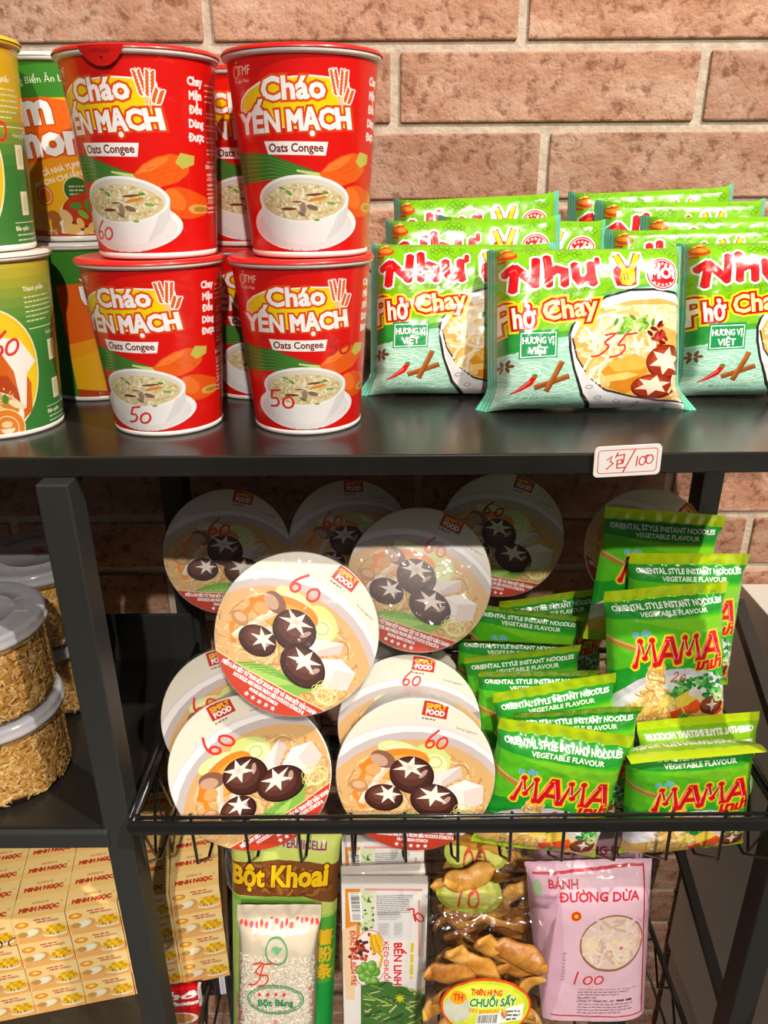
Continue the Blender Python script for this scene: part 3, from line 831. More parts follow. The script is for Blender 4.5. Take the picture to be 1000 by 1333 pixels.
def orange_front_art():
    a = Art(lambda x, y: (x, 96 - y)); a.rect(-129, -3, 129, 100, '#3f8a2c')
    a.poly([(-44, 24), (-10, 20), (40, 18), (44, 34), (40, 100), (-44, 100)], '#f2b41c')
    a.poly([(-44, 22), (0, 19), (38, 24), (44, 46), (10, 50), (-20, 58), (-44, 62)], '#ee6a1a')
    a.poly([(-44, 60), (0, 51), (44, 46), (44, 54), (0, 58), (-44, 70)], '#f7a11c')
    a.poly([(18, 12), (30, 16), (38, 26), (34, 34), (26, 24)], '#f3c020')
    a.text('Hương Biển Ăn Liền', -2, 12, 5, '#eef3d8', align='c', fit=44, rot=-4)
    a.text('ùm', -12, 33, 23, '#ffffff', align='c', bold=1.2, outline=[('#d24f12', .8)], rot=-4, fit=34); a.text('non', 2, 49, 23, '#ffffff', align='c', bold=1.2, outline=[('#d24f12', .8)], rot=-4, fit=40)
    a.text('CẢ NHÀ YUMMY', 6, 58, 4.2, '#fff6dc', align='c', fit=30, rot=-12, bold=.15); a.text('NGON CHUẨN VỊ', 4, 63.5, 4.2, '#fff6dc', align='c', fit=40, rot=-12, bold=.15)
    a.ell(12, 69, 9, 8, '#f0d48a'); a.ell(12, 69, 8.2, 7.2, '#2f6c2b'); a.lines(7, 66.5, 10, 3, 2.2, .9, '#c9c08a', seed=2); a.ell(-10, 72, 6, 6, '#e07b22'); a.ring(-10, 72, 4.4, 4.4, .5, '#f6d8a5')
    a.ell(20, 88, 24, 17, '#f3e9dd'); a.ell(22, 82, 22, 12, '#8c2413'); a.ell(22, 80, 20, 10, '#b8391a')
    for i in range(5): a.ell(10 + i * 4, 78 + (i % 2) * 5, 4, 2, ['#4d8d2f', '#79ae42'][i % 2], n=12, rot=35 * i)
    for i in range(6): a.ell(-14 + (i % 3) * 8, 84 + (i // 3) * 6, 5, 3.4, ['#d9a45a', '#a7632c', '#e3bf7d'][i % 3], n=14, rot=20 * i)
    for i in range(6): a.ell(4 + i * 3.6, 94 - (i % 3) * 3, 3.4, 2.4, '#e9c06a', n=12, rot=30 * i)
    a.poly([(-44, 90), (-20, 92), (10, 95), (44, 93), (44, 100), (-44, 100)], '#b5451b')
    a.text('65 G', -10, 94.5, 4, '#fdeeda', align='c')
    a.rect(62, 8, 108, 90, '#367a36'); a.lines(66, 14, 38, 22, 3.2, .9, '#cfe0b8', seed=11)
    return a
GA = green_side_art(); GY = green_side_art(['#d9ae12', '#d9b016', '#d8b21c', '#d4b420', '#ccb426', '#c0b02c', '#aea832', '#93a036', '#76963a', '#5a8e3a', '#48863a', '#3c803a']); OA = orange_front_art()
YH = .1165; G2 = 'green and yellow noodle cups'
def gcup(art, rot, loc, label, lid, rim, seed): return make_cup(art, rot, loc, label, G2, lid_hex=lid, rim_hex=rim, h=YH, rt=.0475, rb=.0392, seed=seed, wrapped=False)
gx = at(66, 345, d=.505); g1 = (gx.x - .0500, .525)
gcup(marked(GA, '60', 2, 50, 13, xf=GA.xf, slant=.35), 23, (*g1, SHELF_Z), 'green and yellow noodle cup with a big red 60, lower left of top shelf', '#e8ddd2', '#efece6', 3)
gcup(marked(GY, '60', 20, 44, 13, xf=GA.xf), 22, (g1[0] + .002, g1[1], SHELF_Z + YH + .0012), 'yellow rimmed noodle cup at the top left corner of the photo', '#f2cf1f', '#e6c22a', 4)
g3 = (-.230, .623)
gcup(OA, 6, (*g3, SHELF_Z + YH + .0012), 'orange and green noodle cup with white lettering, behind the yellow rimmed cup', '#f1eee9', '#efece6', 5)
gcup(OA, 52, (*g3, SHELF_Z), 'shaded dark green noodle cup on the shelf behind the lower left cups', '#f1eee9', '#efece6', 6)

# ================================================================== PILLOW PACKS
def sstep(x, a, b): t = np.clip((x - a) / (b - a), 0, 1); return t * t * (3 - 2 * t)
def nz(X, Y, sx, seed):
    out = np.empty(X.shape); fx, fy = X.ravel() * sx, Y.ravel() * sx; f = out.ravel()
    for k in range(len(f)): f[k] = noise.noise(Vector((fx[k], fy[k], seed * 7.31)))
    return f.reshape(X.shape)
NZC = {}
def nzc(U, V, sx, seed, k):
    key = (U.shape, sx, seed, k)
    if key not in NZC: NZC[key] = nz(U, V, sx, seed + k * 13.7)
    return NZC[key]
def pack_surf(W, H, T, mode, seed=0, back=False, n=(56, 48), wr=1.0, flap=0, flap_at=.84, bendl=0, bendr=0, tail=0, top=.80, slump=0):
    """W,H design size in mm, T thickness in m; mode lr = crimped ends left and right, tb = crimped ends top and bottom"""
    def fn(U, V):
        a, b = U / W * 2 - 1, V / H * 2 - 1
        if mode == 'lr':
            e = np.clip((.94 - np.abs(a)) / .34, 0, 1); te = (1 - (1 - e) ** 2.2) ** .62; tr = np.clip(1 - np.abs(b) ** 4.5, 0, 1) ** .52
        else:
            e = np.clip((np.where(b > 0, top, .93) - np.abs(b)) / .34, 0, 1); te = (1 - (1 - e) ** 2.2) ** .62; tr = np.clip(1 - np.abs(a) ** 4.5, 0, 1) ** .52
        half = T / 2 * te * tr + .0003
        sq = 1 - te
        if mode == 'lr': x = W / 2000 * a * (.985 + .0 * b); z = H / 2000 * (1 + b * (.97 + .05 * sq))
        else: x = W / 2000 * a * (.955 + .045 * sq); z = H / 2000 * (1 + b)
        s = 1 if back else -1
        w1 = nzc(U, V, .035, seed, 1); w2 = nzc(U, V, .085, seed, 2); w3 = nzc(U, V, .02, seed, 3)
        ridge = (1 - np.abs(w1) * 3.2); ridge = np.clip(ridge, 0, 1) ** 2
        ridge2 = np.clip(1 - np.abs(w2) * 3.4, 0, 1) ** 2
        disp = wr * (.0013 * ridge * (.35 + .65 * sq) + .0005 * ridge2 + .0016 * w3)
        env = np.clip(np.minimum(1 - np.abs(a), 1 - np.abs(b)) / .05, 0, 1)
        if mode == 'lr': puck = .0010 * np.sin(V * .55 + 3 * w1 + seed) * sq * np.clip((.97 - np.abs(a)) / .06, 0, 1)
        else: puck = .0006 * np.sin(U * .5 + 3 * w1 + seed) * sq * np.clip((.97 - np.abs(b)) / .06, 0, 1)
        y = s * (half + (disp * np.clip(te + .45, 0, 1)) * env * 1.0) - (puck * wr if not back else puck * wr)
        # flat seals ripple and fold
        wob = wr * .0022 * w3 * sq
        y = y + wob
        if mode == 'lr':
            crimp = .00025 * np.sin(V * 2.6) * (np.abs(a) > .93); y = y + crimp
            L = np.clip(-a - .80, 0, 1); Rr = np.clip(a - .80, 0, 1)
            y = y + bendl * L + bendr * Rr; x = x + np.abs(bendl) * L * .35 - np.abs(bendr) * Rr * .35
            tl = np.clip(-b - .72, 0, 1) / .28 * np.clip((np.abs(a) - .80) / .2, 0, 1)
            x = x + np.sign(a) * tail * tl; z = z + .0 * tl; y = y - abs(tail) * .5 * tl
        else:
            crimp = .00025 * np.sin(U * 2.6) * (np.abs(b) > .93); y = y + crimp
            if flap:
                hz = H / 1000 * flap_at; L = np.clip(z - hz, 0, None); tot = H / 1000 - hz; th = math.radians(flap) * np.clip(L / tot, 0, 1) ** .6
                zz = hz + L * np.cos(th); yy = -L * np.sin(th)
                z = np.where(L > 0, zz, z); y = np.where(L > 0, y + yy, y)
            if slump: y = y - slump * np.clip((z / (H / 1000) - .75), 0, 1) * (a + .2)
        return x, y, z
    return Surf(n[0], n[1], 0, W, 0, H, fn, flip=back)

NW, NH = 151, 128
def nhu_art():
    xf = quad_xf([(52, 250), (750, 226), (762, 812), (64, 812)], NW, NH)
    a = Art(None); a.rect(-2, -2, NW + 2, NH + 2, '#84c91b'); a.xf = xf; R = random.Random(8)
    G1, G2, TEAL = '#6fbb16', '#57a012', '#a6e0c8'
    a.poly([(0, 200), (800, 190), (800, 262), (400, 250), (0, 285)], '#7cc318')
    # doodled vegetables
    DK = '#5b9c16'
    for k in range(46):
        x, y = R.uniform(70, 745), R.uniform(232, 470)
        t = k % 4
        if t == 0:
            for j in range(4): a.ring(x + 13 * math.cos(j * 1.57), y + 10 * math.sin(j * 1.57), 9, 8, 2.6, DK, n=10, same=j > 0)
        elif t == 1: a.stroke([(x + 22 * math.cos(q), y + 14 * math.sin(q * 1.3)) for q in np.linspace(0, 4.6, 12)], 2.6, DK)
        elif t == 2: a.ring(x, y, 19, 12, 2.6, DK, n=16, rot=R.uniform(0, 180)); a.ring(x, y, 11, 6, 2, DK, n=12, same=True)
        else: a.stroke([(x - 20, y + 8), (x - 6, y - 8), (x + 8, y + 2), (x + 22, y - 12)], 2.6, DK); a.stroke([(x, y), (x + 4, y + 18)], 2.6, DK, same=True)
    for k in range(10): a.ring(270 + 13 * k, 414 - 1.5 * k, 5.5, 6.5, 2.4, DK, n=10)
    # teal lower panel with its wave
    a.poly([(0, 640), (60, 612), (120, 575), (240, 530), (340, 470), (420, 420), (520, 390), (640, 372), (800, 340), (800, 860), (0, 860)], '#62b84a')
    a.poly([(0, 655), (80, 622), (160, 585), (300, 540), (360, 470), (430, 430), (520, 400), (640, 382), (800, 352), (800, 860), (0, 860)], TEAL)
    for k in range(15):
        y0 = 600 + k * 17
        a.stroke([(70 + 8 * q, y0 + 7 * math.sin(q * .35 + k * .8) + 4 * math.sin(q * .9 + k)) for q in range(38)], 2.2, '#e3f7ee')
    for cx, cy in ((170, 690), (290, 735), (120, 770)):
        for r in (18, 32, 46): a.ring(cx, cy, r * 1.9, r * .62, 2.2, '#e3f7ee', n=24)
    a.poly([(60, 575), (110, 555), (200, 545), (300, 530), (390, 560), (330, 566), (250, 575), (190, 600), (150, 625), (70, 630)], '#2f9a3d')
    a.poly([(110, 556), (250, 528), (330, 520), (392, 558), (300, 552), (200, 562)], '#86c92a')
    a.poly([(200, 560), (330, 545), (385, 556), (270, 572)], '#4fae34')
    # bowl
    def bowl(k=0, dy=0):
        return [(326 - k, 560 + dy), (335 - k, 530), (352, 498), (385, 468 - k), (440, 432 - k), (520, 408 - k), (600, 405 - k), (680, 416 - k), (735, 436 - k), (800, 450 - k), (800, 830), (420 - k, 812 + k), (378 - k, 764 + k), (345 - k, 680), (330 - k, 610)]
    a.poly(bowl(9), '#2d2a2c'); a.poly(bowl(0), '#f7f5f4')
    a.poly([(336, 600), (352, 690), (384, 762), (440, 800), (520, 770), (470, 760), (400, 700), (360, 620)], '#e6e6ea')
    R2 = random.Random(2)
    for k in range(9): a.ring(395 + 38 * k * .9, 742 + (k * 37) % 62, 12, 6, 3, '#9aa0aa', n=8, rot=R2.uniform(0, 180))
    a.stroke([(332, 575), (350, 640), (390, 705), (450, 752), (540, 775), (640, 790), (760, 788)], 7, '#3b3434')
    soup = [(334, 572), (360, 520), (420, 470), (520, 440), (620, 432), (700, 450), (800, 470), (800, 780), (640, 788), (540, 772), (450, 748), (392, 702), (352, 640)]
    a.poly(soup, '#e9b45e'); a.poly([(360, 560), (420, 490), (530, 455), (650, 452), (740, 470), (740, 560), (600, 520), (470, 560), (400, 620)], '#f6dfae')
    tst = lambda x, y: y > 455 and x > 345
    a.noodles(480, 600, 135, 145, 150, ['#f9edcc', '#f3d79b', '#efc97a', '#fbf3da'], 11, seed=4, length=90, curl=.25, test=tst)
    a.noodles(660, 480, 110, 55, 50, ['#f9edcc', '#f0d49a', '#fbf3da'], 10, seed=6, length=70, curl=.2, test=tst)
    for pts, c in (([(430, 690), (480, 640), (560, 650), (590, 690), (560, 720), (470, 735)], '#e2992e'), ([(450, 660), (540, 625), (590, 650), (570, 680), (480, 690)], '#f0bb4f'), ([(470, 720), (560, 700), (580, 740), (520, 765), (460, 745)], '#d98a22'), ([(440, 705), (520, 690), (560, 700), (520, 716), (450, 726)], '#f6cf74')): a.poly(pts, c)
    for k in range(26): a.ell(535 + R2.gauss(0, 26), 518 + R2.gauss(0, 16), 14, 6, ['#7bbf3a', '#a5d65a', '#579f2a'][k % 3], rot=R2.uniform(0, 180), n=10)
    for k in range(20): a.ell(622 + R2.gauss(0, 16), 560 + R2.gauss(0, 20), 14, 7, ['#9c1f14', '#c23422', '#6e130d'][k % 3], rot=R2.uniform(0, 180), n=10)
    for cx, cy, rx, ry in ((655, 655, 74, 62), (615, 742, 78, 44)):
        a.ell(cx, cy, rx, ry, '#7a1f10'); a.ell(cx - 4, cy - 4, rx * .9, ry * .88, '#a0341a'); a.ell(cx - 10, cy - 10, rx * .6, ry * .55, '#bb4a24')
        a.star(cx - 4, cy - 4, rx * .82, '#f8e9d2', n=6, inner=.5, rot=-80, sy=ry / rx)
    a.noodles(708, 740, 40, 50, 20, ['#f9edcc', '#f3d79b'], 9, seed=16, length=60, curl=.2)
    # name
    N = [[(114, 352), (140, 334)], [(144, 336), (138, 408)], [(146, 334), (176, 362), (206, 388)], [(206, 390), (210, 306)],
         [(246, 296), (250, 344), (250, 386)], [(250, 352), (276, 334), (300, 342), (302, 384)],
         [(334, 322), (338, 360), (352, 378), (376, 370), (386, 352)], [(386, 318), (388, 352), (394, 380)], [(390, 318), (408, 310), (408, 296)]]
    for wd, c in ((42, '#ffffff'), (28, '#8e1212'), (24, '#e4151c')):
        for s in N: a.stroke(s, wd if s is not N[-1] else wd * .62, c, round=True)
    a.stroke([(128, 346), (146, 338), (150, 352)], 4, '#f66a62'); a.stroke([(240, 298), (243, 340)], 4, '#f66a62')
    # raised hand with two fingers
    hand = [(448, 290), (462, 264), (486, 266), (508, 300), (524, 264), (556, 262), (562, 296), (548, 340), (546, 388), (520, 400), (470, 398), (452, 360)]
    a.poly(hand, '#ffffff'); a.poly([(462, 330), (480, 312), (510, 318), (540, 306), (538, 340), (538, 384), (516, 392), (474, 390), (460, 356)], '#c8171c')
    a.stroke([(500, 345), (474, 284)], 24, '#8a1014'); a.stroke([(518, 340), (540, 278)], 24, '#8a1014'); a.stroke([(500, 345), (474, 286)], 18, '#f7d21d', round=True); a.stroke([(518, 340), (540, 280)], 18, '#f7d21d', round=True)
    a.poly([(486, 340), (510, 326), (532, 336), (534, 372), (520, 388), (490, 384), (480, 362)], '#f7d21d')
    for k in range(3): a.stroke([(484 + k * 11, 352 - k * 3), (488 + k * 11, 370 - k * 2)], 4, '#a5681a')
    # round flash
    a.ell(627, 344, 60, 60, '#ffffff'); a.ell(627, 344, 55, 55, '#d8151c'); a.ring(627, 344, 49, 49, 2.5, '#ffffff')
    a.text('MỚI', 627, 360, 54, '#ffffff', align='c', fit=92, bold=2.6, rot=-4)
    for k in range(5):
        a.star(599 + 14 * k, 314 - 7 * math.sin(k * PI / 4) , 6.5, '#ffffff'); a.star(599 + 14 * k, 377 + 7 * math.sin(k * PI / 4), 6.5, '#ffffff')
    a.ell(120, 286, 34, 16, '#e8451c'); a.ell(120, 282, 26, 8, '#f6a42a'); a.stroke([(100, 270), (130, 260)], 5, '#fbe08a'); a.stroke([(112, 268), (142, 266)], 5, '#e8451c'); a.lines(86, 304, 64, 1, 9, 8, '#d43a1c', seed=1)
    # flavour name
    a.text('P', 82, 556, 138, '#fffbe0', bold=3, outline=[('#ffe21a', 15), ('#c8141a', 8)], rot=-8); a.text('hở', 140, 541, 100, '#fffbe0', bold=2.4, outline=[('#ffe21a', 15), ('#c8141a', 8)], rot=-6, fit=72)
    a.text('Chay', 236, 512, 92, '#fff3a0', fit=178, bold=2.6, outline=[('#ffe21a', 15), ('#c8141a', 8)], rot=-8)
    # green tag
    a.convex([(158, 548), (284, 543), (284, 640), (160, 646)], '#1f9a57'); a.stroke([(166, 558), (278, 553)], 3, '#ffffff'); a.stroke([(166, 640), (278, 634)], 3, '#ffffff'); a.stroke([(166, 558), (166, 640)], 3, '#ffffff'); a.stroke([(278, 553), (278, 634)], 3, '#ffffff')
    a.text('HƯƠNG VỊ', 222, 592, 32, '#ffffff', align='c', fit=104, bold=.9, rot=-2); a.text('VIỆT', 222, 628, 34, '#ffffff', align='c', fit=60, bold=1.1, rot=-2)
    # cinnamon, chilli, star anise
    for p, q in (((220, 742), (320, 706)), ((256, 752), (298, 658))):
        a.stroke([p, q], 19, '#8a4a1e'); a.stroke([(p[0] - 2, p[1] - 3), (q[0] - 2, q[1] - 3)], 11, '#c47a3a'); a.stroke([(p[0] - 1, p[1] - 1), (q[0] - 1, q[1] - 1)], 3, '#7a3d16')
    a.stroke([(140, 764), (170, 748), (200, 728), (214, 706)], 20, '#d8201c', taper=[.15, .7, 1, .8]); a.stroke([(150, 756), (178, 740), (200, 722)], 4, '#f4857a'); a.ell(214, 702, 9, 6, '#4f8a2a')
    for k in range(6): a.ell(118 + 20 * math.cos(k * 1.05), 668 + 13 * math.sin(k * 1.05), 12, 6, '#7a4a24', rot=math.degrees(k * 1.05), n=10)
    a.text('Hình ảnh chỉ có tính minh họa', 180, 782, 13, '#3a6a5a', fit=126)
    # crimped ends
    a.xf = lambda x, y: (x, y)
    for x0, x1 in ((-2, 7.5), (NW - 6.5, NW + 2)):
        a.rect(x0, -2, x1, NH + 2, '#58bfa0')
    for x0 in (1.2, 3.4, 5.6, NW - 5.4, NW - 3.2, NW - 1.2): a.rect(x0, -2, x0 + .7, NH + 2, '#8fdcc2')
    a.xf = xf
    return a
NHU = nhu_art()
NHU_BACK = Art(None); NHU_BACK.rect(-2, -2, NW + 2, NH + 2, '#8fd2b4'); NHU_BACK.rect(12, 12, NW - 12, NH - 12, '#eef3e6')
for q in range(3): NHU_BACK.lines(18 + 36 * q, 18, 32, 26, 3, 1, '#4c7a5a', seed=q)
def nhu_pack(loc, label, seed, lean=8, yaw=0, spin=0, mark=None, T=.040, hs=1.0, **k):
    root = empty('noodle_packet', loc, pose(lean, yaw, spin)); tag(root, label, 'packet', 'green pho noodle packets')
    art = NHU
    if mark: art = marked(NHU, mark[0], mark[1], mark[2], mark[3], xf=NHU.xf, **mark[4])
    kw = dict(tail=.012, bendl=.07, bendr=.04, wr=1.25 if T > .025 else .9); kw.update(k)
    fr = pack_surf(NW, NH, T, 'lr', seed, **kw); bk = pack_surf(NW, NH, T, 'lr', seed, back=True, n=(28, 24), **kw)
    fr.P[..., 2] *= hs; bk.P[..., 2] *= hs
    art_mesh('wrapper', [(art, fr), (NHU_BACK, bk)], 'film', root)
    return root

zt = SHELF_Z + .001
nhu_pack((.1475, .545, zt), 'green pho noodle packet standing foremost in the middle with red 35 on the bowl', 1, lean=19, yaw=1, hs=.915, mark=('35', 395, 638, 84, dict(slant=.55, gap=.7, w=7)))
nhu_pack((.060, .589, zt), 'green pho noodle packet at front left, next to the red cups', 2, lean=17, yaw=-3, hs=.91, mark=('35', 560, 640, 84, dict(slant=.5)), bendl=.05, T=.030)
nhu_pack((.297, .580, zt), 'green pho noodle packet cut off by the right edge of the photo', 3, lean=15, yaw=-3, hs=.91, spin=-1, mark=('20', 395, 640, 70, dict(slant=.4)), T=.030)
nhu_pack((.075, .630, zt + .002), 'green pho noodle packet second in the left row, its teal end overlapping a red badge', 4, lean=10, yaw=1, spin=-1, T=.018)
nhu_pack((.112, .658, zt), 'green pho noodle packet with only its red round badge showing between two rows', 6, lean=8.5, yaw=0, spin=2, T=.015)
nhu_pack((.084, .688, zt + .016), 'green pho noodle packet at the back of the left row against the brick wall', 5, lean=6, yaw=0, spin=-2, T=.016)
nhu_pack((.250, .616, zt), 'green pho noodle packet squeezed behind the foremost one, top left corner showing', 10, lean=11, yaw=0, spin=-1, hs=.96, T=.015)
nhu_pack((.282, .642, zt + .002), 'green pho noodle packet second in the right row, red name half showing', 7, lean=9.5, yaw=0, spin=0, T=.015)
nhu_pack((.250, .670, zt + .012), 'green pho noodle packet third in the right row, only its top strip showing', 8, lean=7, yaw=0, spin=0, T=.015)
nhu_pack((.236, .698, zt + .020), 'green pho noodle packet last in the right row with a sharp raised corner', 9, lean=5, yaw=0, spin=-2, T=.015)

# ---- price tag on the shelf edge
tg = empty('price_tag', at(817, 600, y=SHELF_F - .0022), pose(-4, 0, -3)); tag(tg, 'white price tag with a red border and 3 / 100 on the shelf edge', 'price tag')
def rrect(w, h, r, n=6):
    p = []
    for cx, cy, a0 in ((w / 2 - r, h / 2 - r, 0), (-w / 2 + r, h / 2 - r, 90), (-w / 2 + r, -h / 2 + r, 180), (w / 2 - r, -h / 2 + r, 270)):
        for k in range(n + 1): a = math.radians(a0 + 90 * k / n); p.append((cx + r * math.cos(a), cy + r * math.sin(a)))
    return p
def tag_card():
    TW, TH = 41.5, 20.5
    bm = bmesh.new(); P = rrect(TW / 1000, TH / 1000, .003)
    f = [bm.verts.new((x, 0, z)) for x, z in P]; b = [bm.verts.new((x, .001, z)) for x, z in P]
    bm.faces.new(b); n = len(P)
    for k in range(n): bm.faces.new((f[k], f[(k + 1) % n], b[(k + 1) % n], b[k]))
    o = bm_obj('card', bm, mat('#f4f2ee', 'lid'), tg)
    a = Art(lambda x, y: (x, -y)); a.convex(rrect(TW, TH, 3), '#f6f4f1')
    a.stroke(rrect(TW - 5, TH - 5, 2), .55, '#dd4a44', closed=True)
    C = '#d8202a'
    a.stroke([(-12.5, -1.5), (-9.8, -3.6), (-10.8, -.4), (-8.8, 1.2), (-12.8, 5)], .8, C)
    a.stroke([(-6.2, -6), (-7.6, -2.6)], .8, C); a.stroke([(-6.8, -3.8), (-2.2, -4.6), (-2.6, 1.0), (-3.8, .4)], .8, C); a.stroke([(-6.4, -.8), (-3.4, -1.2), (-3.4, 1.6), (-6.2, 1.8), (-6.4, -.8)], .8, C); a.stroke([(-6.4, 1.6), (-6.2, 4.6), (-1.4, 4.2)], .8, C)
    a.stroke([(4.2, -7.4), (-2.2, 7.2)], .85, C)
    a.stroke([(6, -2.6), (5.6, 3.6)], .85, C); a.ring(9.2, .4, 1.9, 2.9, .8, C, n=16, rot=10); a.ring(13.6, -.4, 2.1, 3.0, .8, C, n=16, rot=10); a.stroke([(10.8, -2.4), (12.4, -3.4)], .8, C)
    s = Surf(1, 1, -TW / 2, TW / 2, -TH / 2, TH / 2, lambda U, V: (U / 1000, U * 0 - .0001, V / 1000), diag=False)
    art_mesh('printed_face', [(a, s)], 'lid', tg)
tag_card()

# ================================================================== MAMA NOODLE PACKETS
MW, MH = 104, 126
def mama_art():
    a = Art(lambda x, y: (x, MH - y)); R = random.Random(4)
    a.rect(-2, -2, MW + 2, MH + 2, '#35b027')
    a.poly([(-2, 24), (MW + 2, 26), (MW + 2, 70), (70, 62), (30, 66), (-2, 90)], '#5cc425'); a.poly([(20, 26), (MW + 2, 28), (MW + 2, 44), (60, 36)], '#7ed02a')
    a.poly([(-2, 70), (30, 60), (60, 70), (30, 92), (-2, 104)], '#1f9e2c')
    a.rect(-2, -2, MW + 2, 9.5, '#c6e21c'); a.rect(-2, 9.5, MW + 2, 11, '#a9d41e')
    a.poly([(-2, 11), (MW + 2, 11), (MW + 2, 22.5), (60, 26), (-2, 23.5)], '#2b9a33')
    a.text('ORIENTAL STYLE INSTANT NOODLES', 52, 17.6, 5.6, '#ffffff', align='c', fit=94, bold=.2); a.text('VEGETABLE FLAVOUR', 56, 23.4, 5.2, '#f2fbe8', align='c', fit=58, bold=.17)
    a.text('เจ ผัก', 27, 40, 8, '#7ec3e6', align='c', fit=16, bold=.35)
    # chopsticks
    a.stroke([(-2, 39), (24, 49)], 2.0, '#e0a06a'); a.stroke([(-2, 42.4), (22, 51.5)], 2.0, '#c9783f'); a.stroke([(-2, 40.7), (23, 50.2)], .5, '#8a4a22')
    # bowl of noodles and vegetables
    a.ell(56, 121, 66, 52, '#dcd7ea'); a.ell(56, 123, 62, 48, '#f0edf6')
    a.clip = [(-2, 60), (MW + 2, 60), (MW + 2, MH + 2), (-2, MH + 2)]
    a.ell(52, 124, 60, 34, '#eec06a')
    tb = lambda x, y: y < MH
    a.noodles(36, 104, 24, 20, 130, ['#f6d992', '#e9b95e', '#f9e7b4', '#d99f43'], 1.5, seed=3, length=13, curl=.8, test=tb)
    a.clip = None
    for i, w in enumerate((15, 13, 12, 13, 16)): a.ell(39 - .6 * i, 67 + 6.2 * i, w * .55, 5, '#eebd62', n=16)
    a.noodles(38, 80, 9.5, 19, 70, ['#f9e0a0', '#e7b458', '#fbedc2', '#cf9640'], 1.3, seed=9, length=15, curl=.6)
    for cx, cy, s in ((66, 84, 12), (80, 82, 13), (92, 86, 11), (58, 90, 8), (86, 92, 10)):
        for k in range(22): a.ell(cx + R.gauss(0, s * .42), cy + R.gauss(0, s * .34), 2.4, 1.7, ['#2f9a4a', '#57b84f', '#1f7d3b', '#8ccf6a'][k % 4], rot=R.uniform(0, 180), n=9, same=k > 3 and k % 4 != 0)
    a.poly([(55, 96), (66, 90), (76, 95), (70, 103), (58, 103)], '#f3d24a'); a.ell(48, 98, 7, 3.5, '#f6dc62', rot=-20)
    a.ell(72, 92, 5, 4, '#efe3d6', n=16); a.ell(76, 95, 3, 5, '#e6d5c4', rot=-30, n=16)
    a.poly([(62, 104), (74, 98), (80, 104), (74, 111), (64, 110)], '#ee5a22'); a.poly([(50, 108), (60, 104), (64, 112), (54, 116)], '#e8481c'); a.poly([(84, 112), (96, 106), (100, 112), (90, 117)], '#e23a1c')
    a.ell(88, 105, 11, 8.6, '#6d2f22'); a.ell(87, 103, 9, 6.2, '#8f4a34'); a.poly([(88, 98), (90, 104), (88, 111), (86, 104)], '#f3e6d4'); a.poly([(82, 103), (88, 102), (94, 104), (88, 105.4)], '#f3e6d4')
    for k in range(26): a.ell(64 + R.gauss(0, 3.4), 114 + R.gauss(0, 2.2), 1.8, 1.3, ['#4aa84a', '#7cc85e', '#2b8a3c'][k % 3], n=8)
    for k in range(8): a.ring(96, 98, 3 + .5 * k, 2 + .3 * k, .4, '#bfe08a', n=14, same=k > 0)
    a.rect(-2, MH - 9, MW + 2, MH + 2, '#b4dc20'); a.rect(-2, MH - 9, MW + 2, MH - 8, '#8cc81e')
    # brand word, slanted strokes with a yellow glow
    Mx = [(0, 16.5), (5.2, .5), (8.6, 11.5), (15.2, .2), (17.2, 16.5)]; Ax = [(0, 16.5), (8.6, .5), (11, .5), (16.2, 16.5)]; Ab = [(4.8, 11.2), (13.6, 11.2)]
    base = [(20, 46.5, Mx), (40.5, 46, Ax), (58.5, 45.6, Mx), (79.5, 45.2, Ax)]
    base = [(X, Y - 3.5, [(x, y * 1.27) for x, y in S]) for X, Y, S in base]; AxS = base[1][2]; Ab = [(x, y * 1.27) for x, y in Ab]
    for wd, c in ((8.6, '#f5e52a'), (6.9, '#fbb52a'), (5.0, '#d5131b')):
        for X, Y, S in base:
            a.stroke([(X + x, Y + y) for x, y in S], wd, c, same=X > 21, round=True)
            if len(S) == 4: a.stroke([(X + x, Y + y) for x, y in Ab], wd * .8, c, same=True)
    for X, Y, S in base:
        for k in range(0, len(S) - 1):
            (x0, y0), (x1, y1) = S[k], S[k + 1]
            a.stroke([(X + x0 - 1.1, Y + y0 + (y1 - y0) * .1), (X + x0 + (x1 - x0) * .85 - 1.1, Y + y0 + (y1 - y0) * .9)], .5, '#ffd9c9', same=True)
    a.text('มาม่า', 86, 72, 12, '#d5131b', align='c', fit=25, bold=.9, outline=[('#f7d52a', .7)], shear=.2)
    a.ring(99.5, 47, 1, 1, .3, '#1c5a1c', n=12)
    return a
MAMA = mama_art()
MAMA_M = marked(MAMA, '20', 51, 80.5, 8.5, xf=MAMA.xf, slant=.4, gap=.85, hexc='#d6222a')
MAMA_BACK = Art(lambda x, y: (x, MH - y)); MAMA_BACK.rect(-2, -2, MW + 2, MH + 2, '#8cc81e'); MAMA_BACK.rect(-2, -2, MW + 2, 9, '#c6e21c'); MAMA_BACK.rect(6, 26, 46, 104, '#f3f4ee'); MAMA_BACK.rect(60, 26, 98, 104, '#f3f4ee'); MAMA_BACK.rect(48, 34, 58, 70, '#6a6f68')
MAMA_BACK.text('ORIENTAL STYLE INSTANT NOODLES', 52, 18.2, 7, '#ffffff', align='c', fit=93, bold=.34)
for q in range(2): MAMA_BACK.lines(10 + 54 * q, 32, 32, 24, 2.8, .9, '#5a6a5a', seed=q)
